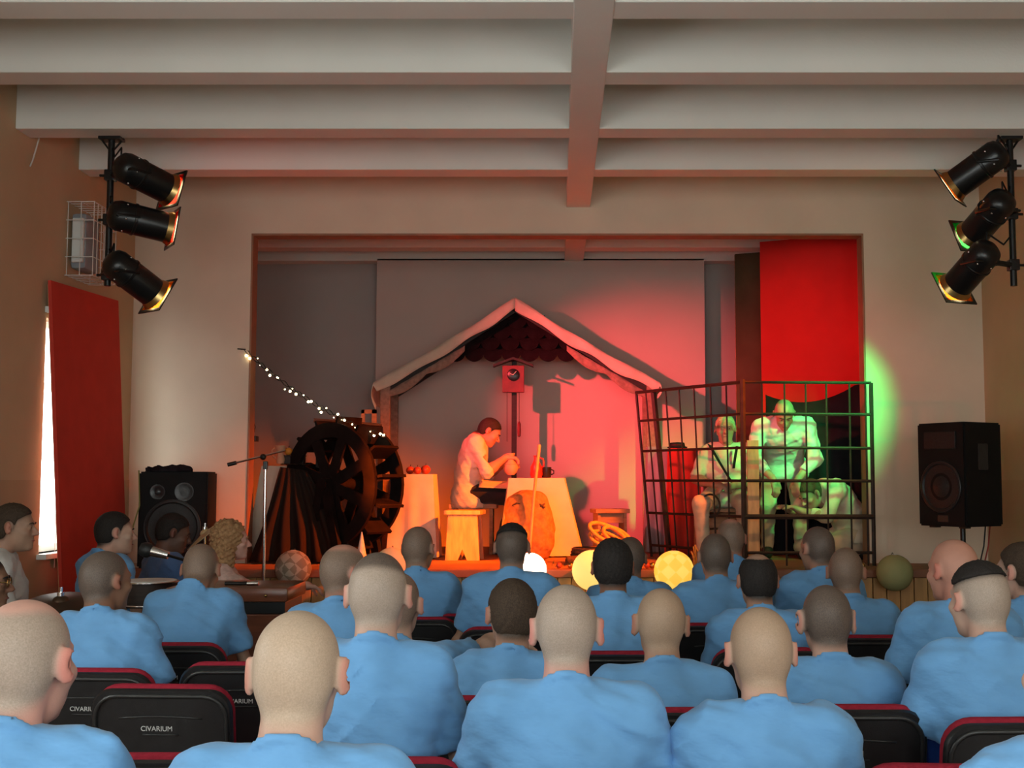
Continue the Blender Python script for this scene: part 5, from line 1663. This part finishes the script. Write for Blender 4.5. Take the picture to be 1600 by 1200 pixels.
# ------------------------------------------------------------------ loudspeakers
def speaker_parts(root, w, d, h, taper=0.0, two_tweeters=True):
    """front faces -Y, origin at the middle of the bottom"""
    bm = nb()
    prism(bm, [(-w / 2, -d / 2, 0), (w / 2, -d / 2, 0), (w / 2 - taper, d / 2, 0), (-w / 2 + taper, d / 2, 0)], (0, 0, h))
    bmesh.ops.bevel(bm, geom=bm.edges[:], offset=.012, segments=2, affect='EDGES')
    obj('cabinet', bm, 'black_cab', root, True)
    y = -d / 2 - .001
    bm = nb(); rr = w * .40; zc_ = rr + .10
    lathe(bm, [(rr, 0), (rr, .012), (rr * .93, .014), (rr * .88, .004), (rr * .45, -.0), (rr * .30, .010), (0, .016)], (0, y + .002, zc_), 36, (0, -1, 0)); obj('woofer', bm, 'grille', root, True, 'auto')
    bm = nb(); tube(bm, [(rr * 1.02 * math.cos(t), y - .004, zc_ + rr * 1.02 * math.sin(t)) for t in [2 * PI * k / 36 for k in range(36)]], .006, 6, closed=True); obj('woofer_ring', bm, 'rim_plastic', root, True, True)
    if two_tweeters:
        for s, r_ in ((-.45, .055), (.32, .07)):
            bm = nb(); lathe(bm, [(r_, 0), (r_, .010), (r_ * .8, .010), (r_ * .4, .002), (0, .012)], (s * w / 2, y + .002, h - .15), 24, (0, -1, 0)); obj('tweeter', bm, 'rim_plastic', root, True, 'auto')
    else:
        bm = nb(); box(bm, (-w * .33, y - .008, h - .18), (w * .33, y + .004, h - .06), .006); obj('horn', bm, 'grille', root, True)
        bm = nb(); box(bm, (-w * .08, y - .003, .03), (w * .14, y + .004, .075), .002); obj('badge', bm, 'rim_plastic', root, True)
c = at(270, 800, 9.15)
root = thing('loudspeaker', 'black loudspeaker with large woofer standing at the left stage end', 'loudspeaker', (c.x, 9.28, SZ), R(6))
speaker_parts(root, .50, .40, at(270, 737, 9.10).z - SZ)
ztop = at(270, 737, 9.10).z
root = thing('crumpled_cloth', 'crumpled black cloth lying on top of the left loudspeaker', 'cloth', (c.x - .04, 9.2, ztop))
V, Q = polygonize(lambda p: union([s_ell((0, 0, .008), (.17, .13, .028)), s_ell((.08, -.05, .02), (.09, .06, .03)), s_ell((-.1, .02, .014), (.08, .08, .022))], .03)(p) + wob(p, .008, 60, 1), (-.25, -.2, -.02), (.25, .2, .1), .01)
V[:, 2] = np.maximum(V[:, 2], .001); o = np_mesh('fabric', V, Q, 'black_drape', root)
V, Q = polygonize(lambda p: s_ell((.12, -.08, .014), (.07, .05, .016))(p) + wob(p, .006, 70, 2), (0, -.2, -.02), (.25, .05, .08), .009)
V[:, 2] = np.maximum(V[:, 2], .001); o = np_mesh('fold', V, Q, 'black_drape', root)
bm = nb(); q = [at(217, 735, 9.05), at(218, 790, 9.0), at(208, 822, 8.95), at(203, 850, 8.9)]
q[-1].z = max(q[-1].z, SZ); tube(bm, [v for v in q], .005, 6); tag(obj('speaker_cable', bm, 'cable_green', smooth=True), 'thin green cable running down left of the left loudspeaker', 'cable')

SPY = 8.35
b = at(1508, 822, SPY); t = at(1508, 661, SPY)
root = thing('loudspeaker', 'black loudspeaker mounted high on a pole by the right wall', 'loudspeaker', (b.x, SPY + .05, b.z), R(-60))
speaker_parts(root, .42, .40, t.z - b.z, .03, False)
for s in (-1, 1):
    bm = nb(); box(bm, (s * .13 - .03, -.15, -.012), (s * .13 + .03, -.10, .004), .003); obj('foot', bm, 'black_paint', root, True)
    bm = nb(); xx = s * .190; box(bm, (xx - .012, -.06, .38), (xx + .012, .04, .56), .01); obj('handle_cup', bm, 'rim_plastic', root, True)
root = thing('speaker_stand', 'black tripod stand under the right loudspeaker', 'stand', (b.x, SPY + .05, 0))
bm = nb(); tube(bm, [(b.x, SPY + .05, .12), (b.x, SPY + .05, b.z - .002)], .018, 10); obj('pole', bm, 'black_paint', root, smooth='auto')
bm = nb(); tube(bm, [(b.x, SPY + .05, .62), (b.x, SPY + .05, .72)], .028, 10); obj('collar', bm, 'black_paint', root, smooth='auto')
for k in range(3):
    a = 2 * PI * k / 3 + .6
    bm = nb(); tube(bm, [(b.x, SPY + .05, .66), (b.x + .34 * math.cos(a), SPY + .05 + .34 * math.sin(a), .012)], .011, 8); obj('leg', bm, 'black_paint', root, smooth='auto')
for (px, m, lab) in ((1547, 'cable_red', 'red cable hanging from the right loudspeaker'), (1540, 'cable_black', 'black cable hanging from the right loudspeaker')):
    p0 = at(px, 822, SPY + .1); p1 = at(px - 10, 885, SPY + .1)
    bm = nb(); tube(bm, [p0 + Vector((0, 0, .01)), p0.lerp(p1, .5) + Vector((.01, 0, 0)), p1, Vector((p1.x - .01, SPY + .1, .006)), Vector((p1.x + .1, SPY + .1, .006))], .005, 6); tag(obj('speaker_cable', bm, m, smooth=True), lab, 'cable')

# ------------------------------------------------------------------ musicians' corner
MY = 8.3
p = at(415, 722, MY)
root = thing('microphone_stand', 'tall chrome microphone stand with boom before the left table', 'microphone stand', (p.x, MY, 0))
bm = nb(); tube(bm, [(p.x, MY, .05), (p.x, MY, p.z)], .011, 10); obj('pole', bm, 'chrome', root, smooth='auto')
bm = nb(); lathe(bm, [(0, 0), (.13, 0), (.13, .015), (.03, .035), (.015, .06), (0, .06)], (p.x, MY, .001), 24); obj('base', bm, 'black_paint', root, smooth='auto')
a, b2 = at(357, 726, MY), at(446, 704, MY + .02)
bm = nb(); tube(bm, [a, b2], .007, 8); bo = obj('boom', bm, 'chrome', root, smooth='auto')
bm = nb(); d = (b2 - a).normalized(); tube(bm, [a - d * .005, a + d * .055], .014, 10); obj('counterweight', bm, 'black_paint', bo, smooth='auto')
bm = nb(); q = at(411, 714, MY); ball(bm, q, .022, 10, 8); box(bm, (p.x - .014, MY - .014, p.z - .05), (p.x + .014, MY + .014, p.z + .005), .003); obj('clutch', bm, 'black_paint', root)

# foreground microphone on a boom
GY = 6.0
h0, h1, h2 = at(224, 858, GY), at(263, 868, GY), at(320, 884, GY + .1)
root = thing('microphone', 'silver microphone with black head on a low boom among the musicians', 'microphone', (h2.x, h2.y, 0))
d = (h0 - h1).normalized()
bm = nb(); lathe(bm, [(0, -.002), (.022, 0), (.036, .02), (.038, .04), (.028, .062), (.0, .07)], h1 + (h0 - h1) * .62, 18, d); obj('head', bm, 'grille', root, smooth='auto')
bm = nb(); lathe(bm, [(0, 0), (.019, 0), (.026, .09), (.026, .10), (0, .10)], h1, 16, d); obj('barrel', bm, 'chrome', root, smooth='auto')
bm = nb(); tube(bm, [h1, h2], .007, 8); obj('boom', bm, 'black_paint', root, smooth='auto')
bm = nb(); tube(bm, [h2, (h2.x, h2.y, .02)], .009, 8); obj('pole', bm, 'black_paint', root)
bm = nb(); lathe(bm, [(0, 0), (.12, 0), (.12, .014), (.02, .03), (0, .03)], (h2.x, h2.y, .001), 20); obj('base', bm, 'black_paint', root, smooth='auto')

def cymbal(label, px, py, Y, r, tilt, m, axis='Y', pole_m='chrome', tx=0):
    c = at(px, py, Y)
    root = thing('cymbal', label, 'cymbal', (c.x, Y, 0))
    bm = nb()
    lathe(bm, [(0, .020), (.012, .020), (r * .18, .012), (r * .22, .002), (r * .6, -.006), (r, -.014), (r, -.016), (r * .6, -.009), (r * .2, -.001), (0, .008)], (0, 0, 0), 36)
    bmesh.ops.rotate(bm, cent=(0, 0, 0), matrix=Matrix.Rotation(R(tx), 3, 'X') @ Matrix.Rotation(R(tilt), 3, 'Y'), verts=bm.verts); bmesh.ops.translate(bm, vec=c, verts=bm.verts)
    obj('bronze_plate', bm, m, root, smooth='auto')
    bm = nb(); tube(bm, [(c.x, Y, .10), (c.x, Y, c.z + .055)], .007, 8); obj('rod', bm, pole_m, root, smooth='auto')
    bm = nb(); tube(bm, [(c.x, Y, c.z + .018), (c.x, Y, c.z + .034)], .015, 10); obj('wing_nut', bm, 'chrome', root, smooth='auto')
    for k in range(3):
        a = 2 * PI * k / 3
        bm = nb(); tube(bm, [(c.x, Y, .32), (c.x + .22 * math.cos(a), Y + .22 * math.sin(a), .012)], .008, 6); obj('leg', bm, pole_m, root)
mat('cymbal_tan', (.52, .38, .20), .4, metal=.25, var=.1, scale=10)
mat('cymbal_dark', (.09, .055, .035), .35, metal=.8, var=.2, scale=10)
cymbal('dark flat cymbal seen edge on at the left behind the nearest head', 95, 938, 5.15, .155, 2, 'cymbal_dark', tx=13)
cymbal('steeply tilted brass cymbal before the left loudspeaker', 320, 832, 7.25, .140, -38, 'cymbal_tan', tx=14)
# drum
p = at(232, 905, 6.55)
root = thing('snare_drum', 'pale snare drum with chrome hoop in front of the drummer', 'drum', (p.x, 6.55, 0))
bm = nb(); lathe(bm, [(0, 0), (.15, 0), (.15, .13), (0, .13)], (p.x, 6.55, p.z - .14), 30); obj('shell', bm, 'wood_dark', root, smooth='auto')
bm = nb(); lathe(bm, [(0, 0), (.146, 0), (.146, .006), (0, .008)], (p.x, 6.55, p.z - .01), 30); obj('drumhead', bm, 'window_white', root, smooth='auto')
for z in (-.012, -.13):
    bm = nb(); tube(bm, [(p.x + .153 * math.cos(t), 6.55 + .153 * math.sin(t), p.z + z) for t in [2 * PI * k / 30 for k in range(30)]], .006, 6, closed=True); obj('hoop', bm, 'chrome', root, smooth=True)
for k in range(3):
    a = 2 * PI * k / 3 + .5
    bm = nb(); tube(bm, [(p.x + .03 * math.cos(a), 6.55 + .03 * math.sin(a), p.z - .14), (p.x + .2 * math.cos(a), 6.55 + .2 * math.sin(a), .012)], .009, 6); obj('leg', bm, 'chrome', root)

# small organ with music and a flute on top
OY = 6.15
a, b2 = at(338, 918, OY), at(450, 918, OY - .0)
mat('organ_wood', (.17, .055, .028), .28, var=.3, scale=5, stretch=(1, 1, 6))
oz = at(448, 918, OY).z
ow, oxc = .62, b2.x - .31
root = thing('organ', 'small red brown wooden organ in front of the curly haired woman', 'organ', (oxc, OY + .22, 0))
bm = nb(); box(bm, (oxc - ow / 2, OY, oz - .075), (oxc + ow / 2, OY + .46, oz), .022); obj('lid', bm, 'organ_wood', root, smooth='auto')
bm = nb(); box(bm, (oxc - ow / 2 + .02, OY + .03, oz - .135), (oxc + ow / 2 - .02, OY + .44, oz - .075), .004); obj('key_slip', bm, 'black_paint', root)
bm = nb(); box(bm, (oxc - ow / 2 + .005, OY + .02, .03), (oxc + ow / 2 - .005, OY + .45, oz - .135), .006); obj('case', bm, 'organ_wood', root)
for s in (-1, 1):
    bm = nb(); box(bm, (oxc + s * (ow / 2 - .06) - .04, OY + .03, 0), (oxc + s * (ow / 2 - .06) + .04, OY + .44, .03)); obj('foot', bm, 'black_paint', root)
    bm = nb(); ball(bm, (oxc + s * .2, OY - .004, oz - .04), .008, 8, 6); obj('knob', bm, 'brass', root, smooth=True)
a, b2 = at(352, 892, OY + .1), at(402, 903, OY + .1)
a.z = oz + .012; b2.z = oz + .012
root = thing('flute', 'thin dark flute lying on the organ lid', 'flute', (b2.x, OY + .1, oz))
bm = nb(); tube(bm, [a, b2], .010, 10); obj('tube_body', bm, 'black_glaze', root, smooth='auto')
bm = nb(); d = (b2 - a).normalized(); tube(bm, [b2 - d * .05, b2 + d * .008], .0118, 10); obj('head_joint', bm, 'chrome', root, smooth='auto')

# blue shopping bag between chairs at the right
mat('bag_blue', (.03, .10, .42), .45, var=.3, scale=12, spec=.4)
p = at(1438, 1150, 3.9)
root = thing('blue_bag', 'crumpled blue bag standing between chairs at the right', 'bag', (p.x, 3.98, 0))
bm = nb()
bzt = at(1438, 1118, 3.98).z
def bagw(u, z): return .08 * math.sin(u * 2 * PI * 4 + z * 14) + .04 * math.sin(u * 2 * PI * 9 - z * 25)
lathe(bm, [(0, .002), (.10, .002), (.115, .1), (.11, .3), (.105, bzt - .02), (.098, bzt), (.09, bzt - .01), (.09, .3), (0, .28)], (p.x, 3.98, 0), 36, wob=bagw); obj('sack', bm, 'bag_blue', root, smooth=True)
for s in (-1, 1):
    bm = nb(); tube(bm, [(p.x - .05, 3.98 + s * .085, bzt - .015), (p.x - .04, 3.98 + s * .08, bzt + .06), (p.x + .04, 3.98 + s * .08, bzt + .06), (p.x + .05, 3.98 + s * .085, bzt - .015)], .006, 6); obj('handle', bm, 'bag_blue', root, smooth=True)

# ------------------------------------------------------------------ musicians
def plain_stool(x, y, z, lab, h=.45):
    root = thing('round_stool', lab, 'stool', (x, y, z))
    bm = nb(); lathe(bm, [(0, h - .05), (.16, h - .05), (.175, h - .03), (.17, h), (0, h)], (x, y, z), 24); obj('seat', bm, 'black_plastic', root, smooth='auto')
    for k in range(4):
        a = PI / 4 + PI / 2 * k
        bm = nb(); tube(bm, [(x + .11 * math.cos(a), y + .11 * math.sin(a), z + h - .05), (x + .18 * math.cos(a), y + .18 * math.sin(a), z + .003)], .011, 8); obj('leg', bm, 'chrome', root, smooth='auto')

def cast(label, cx, top, d, stool=None, **k):
    p = at(cx, top, d)
    r = person(label, p.x, d, p.z, **k)
    if stool:
        plain_stool(r.location.x, r.location.y, k.get('zbase', 0), stool, k.get('seat', .45) - .02)
    return r
G = 'musicians at the left'
r = cast('man in white collared shirt at far left looking right beside the window', 24, 788, 6.25, 'round stool under the man in white', byaw=R(-72), hyaw=R(-8), skin='skin_tan', hair=[('full', .009, 'hair_brown')], face='hair_brown', shirt='shirt_white', trousers='trousers_black', h=.008, hs=.010, seat=.52, group=G)
r = cast('dark cropped musician in blue shirt in front of the red board', 181, 800, 6.95, 'round stool under the musician at the red board', byaw=R(-38), hyaw=R(-22), skin='skin_fair', hair=[('full', .006, 'hair_black')], face='hair_black', shirt='shirt_blue', h=.009, seat=.5, group=G)
r = cast('dark skinned drummer in blue shirt in front of the left loudspeaker', 272, 804, 7.72, 'round stool under the drummer', byaw=R(-50), hyaw=R(-18), hpitch=R(-16), skin='skin_dark', hair=[('full', .008, 'hair_black')], face='hair_black', shirt='shirt_navy', h=.009, lean=.08, group=G,
         J=dict(ell=(-.27, .16, .80), elr=(.27, .16, .80), wrl=(-.12, .36, .86), wrr=(.14, .36, .88), hdl=(.4, .8, .1), hdr=(-.2, .9, .1)), hands=True, curl=.9, seat=.47)
r = cast('curly blond woman in pale pink top seated at the organ', 364, 816, 7.1, 'round stool under the curly woman', byaw=R(-78), hyaw=R(4), skin='skin_pink', hair=[('curly', 0, 'hair_blond')], face='hair_blond', shirt='shirt_pink', trousers='trousers_black', female=True, wide=.88, h=.0075, hs=.009, hscale=.90, lean=.05, group=G,
         J=dict(elr=(.24, .27, .82), wrr=(.17, .48, .90), hdr=(-.1, 1, -.1), ell=(-.22, .22, .80), wrl=(-.12, .45, .88), hdl=(.1, 1, -.1)), hands=True, sleeve=.96)
r = cast('dark man with glasses cut off by the left edge', -24, 866, 5.15, 'round stool under the man with glasses', byaw=R(-60), hyaw=R(-14), skin='skin_brown', hair=[('full', .005, 'hair_black')], face='hair_black', shirt='shirt_navy', h=.008, group=G)
# his glasses
hc = Vector((0, .045, 0))
gl = nb()
hz = at(-24, 866, 5.15).z - .119
M = Matrix.Rotation(R(-14), 3, 'Z')
for s in (-1, 1):
    pts = [M @ Vector((s * .034 + .026 * math.cos(t), .100, .0 + .019 * math.sin(t))) for t in [2 * PI * k / 18 for k in range(18)]]
    tube(gl, [q + Vector((0, .045, hz)) for q in pts], .0025, 6, closed=True)
    tube(gl, [M @ Vector((s * .060, .100, .004)) + Vector((0, .045, hz)), M @ Vector((s * .086, .0, .010)) + Vector((0, .045, hz))], .0025, 6)
tube(gl, [M @ Vector((-.010, .102, .004)) + Vector((0, .045, hz)), M @ Vector((.010, .102, .004)) + Vector((0, .045, hz))], .0022, 6)
obj('glasses', gl, 'brass', r, True)

# ------------------------------------------------------------------ actors on the stage
# potter seated in profile, turned to the table (faces +X)
SG = 'actors on the stage'
pt = at(765, 655, 10.80)
seatz = .44
hx = pt.x
r = person('actor in cream shirt bent over the clay vase at the table', pt.x, 10.80, pt.z, zbase=SZ, byaw=R(-90), hyaw=0, hpitch=R(-32), hroll=0, skin='skin_red', hair=[('full', .007, 'hair_black')], face='hair_black', shirt='shirt_cream', trousers='trousers_black',
           h=.008, hs=.010, seat=seatz, sleeve=1.15, long_shirt=.10, wide=1.02, group=SG, collar=False, wrinkle=.9,
           J=dict(pelvis=(0, -.03, .53), belly=(0, -.02, .70), chest=(0, .02, .86), shl=(-.16, .05, .965), shr=(.16, .05, .965), neck=(0, .04, 1.035), head=(0, .16, 1.075),
                  ell=(-.22, .13, .70), elr=(.22, .15, .72), wrl=(-.10, .30, .80), wrr=(.09, .31, .85), hdl=(.35, .9, .15), hdr=(-.2, .9, -.1), knl=(-.12, .40, .52), knr=(.12, .40, .50), anl=(-.12, .34, .09), anr=(.14, .26, .09)), hands=True, curl=.7)
rx, ry = r.location.x, r.location.y
# apron on his lap
bm = nb()
def ap(u, v):
    s = (u - .5)
    y = .06 + v * .36 if v < .75 else .33 + .10
    f = v if v < .7 else .7
    yy = .08 + .46 * f
    z = .645 - .02 * f - (0 if v < .7 else (v - .7) / .3 * .26) - .25 * s * s + .006 * math.sin(u * 20)
    if v >= .7: yy += .012 * math.sin(u * 18)
    return (s * .46, yy, z)
sheet(bm, ap, 20, 16, .006); obj('apron', bm, 'apron_cloth', r, True, True)
# vase in his hands, above the near corner of the table
pv = at(798, 746, 10.72)
vz = at(797, 742, 10.72).z
root = thing('clay_vase', 'round clay vase held in the hands of the seated actor', 'vase', (pv.x, 10.72, vz))
sc_ = 1.0
bm = nb(); lathe(bm, [(0, 0), (.030, 0), (.055, .025), (.066, .062), (.058, .095), (.034, .122), (.026, .14), (.030, .17), (.038, .19), (.033, .19), (.024, .17), (.02, .14), (0, .12)], (pv.x, 10.72, vz), 28); obj('pot', bm, 'clay', root, smooth='auto')
bm = nb(); tube(bm, [(pv.x + .060 * math.cos(t), 10.72 + .060 * math.sin(t), vz + .092) for t in [2 * PI * k / 24 for k in range(24)]], .0025, 5, closed=True); obj('ring_line', bm, 'clay', root)

# sitting prisoner, facing the hall
p = at(1133, 648, 10.02)
r = person('sitting actor in cream shirt with black strap inside the cage', p.x, 10.02, p.z, zbase=SZ, byaw=R(168), hyaw=R(6), skin='skin_tan', hair=[('full', .006, 'hair_straw')], face='hair_straw', shirt='shirt_cream', trousers='trousers_cream', h=.009, hs=.011, seat=.42, wide=1.0, group=SG, wrinkle=1.0, sleeve=.95, long_shirt=.06,
           J=dict(ell=(-.25, .06, .66), elr=(.25, .06, .66), wrl=(-.06, .24, .60), wrr=(.07, .25, .61), hdl=(.8, .4, -.1), hdr=(-.8, .4, -.1), knl=(-.17, .42, .46), knr=(.17, .42, .46), anl=(-.16, .38, .09), anr=(.16, .38, .09)), hands=True)
bm = nb()
zc = p.z - SZ - .242
def strap(u, v):
    t = u
    x = .13 - .24 * t; z = zc - .005 - .40 * t
    y = .125 + .03 * math.sin(t * PI) - .04 * (1 - t) ** 4 * 2
    return (x + (v - .5) * .032, y, z + (v - .5) * .018)
sheet(bm, strap, 16, 1, .005); obj('strap', bm, 'black_drape', r, True)
bm = nb()
def strap2(u, v):
    x = -.10 + .03 * u; z = zc - .02 - .18 * u
    return (x + (v - .5) * .022, .128 + .02 * math.sin(u * PI), z)
sheet(bm, strap2, 8, 1, .005); obj('strap', bm, 'black_drape', r, True)

# standing actor bent forward, hands low in front, facing the hall
p = at(1225, 627, 9.85)
H = p.z - SZ
r = person('bald actor in white shirt bending forward in green light', p.x, 9.85, p.z, zbase=SZ, byaw=R(172), hyaw=R(4), hpitch=R(-38), skin='skin_tan', hair=[('ring', .002, 'stubble_tan')], face='hair_brown', shirt='shirt_white', trousers='trousers_cream', h=.009, hs=.011, wide=1.12, group=SG, wrinkle=1.1, sleeve=1.7, long_shirt=.10,
           J=dict(pelvis=(0, -.28, .78), belly=(0, -.18, .90), chest=(0, -.03, 1.02), shl=(-.19, .03, 1.09), shr=(.19, .03, 1.09), neck=(0, .05, 1.15), head=(0, .14, H - .105),
                  ell=(-.25, .08, .83), elr=(.25, .08, .83), wrl=(-.10, .20, .66), wrr=(.10, .20, .66), hdl=(.3, .3, -.9), hdr=(-.3, .3, -.9), hipl=(-.09, -.27, .76), hipr=(.09, -.27, .76),
                  knl=(-.13, -.14, .44), knr=(.13, -.14, .44), anl=(-.14, -.24, .09), anr=(.14, -.24, .09)), legs='stand', hands=True)
# kneeling actor with bowed head at the right
p = at(1266, 750, 9.98)
H = p.z - SZ
r = person('kneeling dark haired actor with bowed head at the right inside the cage', p.x, 9.98, p.z, zbase=SZ, byaw=R(104), hyaw=R(14), hpitch=R(-34), skin='skin_tan', hair=[('full', .008, 'hair_brown')], face='hair_brown', shirt='shirt_cream', trousers='trousers_cream', h=.009, hs=.011, wide=1.08, group=SG, wrinkle=1.0, sleeve=1.6, long_shirt=.05,
           J=dict(pelvis=(0, -.26, .22), belly=(0, -.20, .36), chest=(0, -.10, .50), shl=(-.18, -.02, .58), shr=(.18, -.02, .58), neck=(0, .01, H - .17), head=(0, .13, H - .115),
                  ell=(-.22, .10, .36), elr=(.22, .10, .36), wrl=(-.10, .26, .40), wrr=(.10, .26, .40), hdl=(.2, .8, .4), hdr=(-.2, .8, .4), hipl=(-.10, -.22, .20), hipr=(.10, -.22, .20),
                  knl=(-.14, .14, .10), knr=(.14, .14, .10), anl=(-.12, -.28, .09), anr=(.12, -.28, .09), toel=(0, -1, 0), toer=(0, -1, 0)), legs='kneel', hands=True)
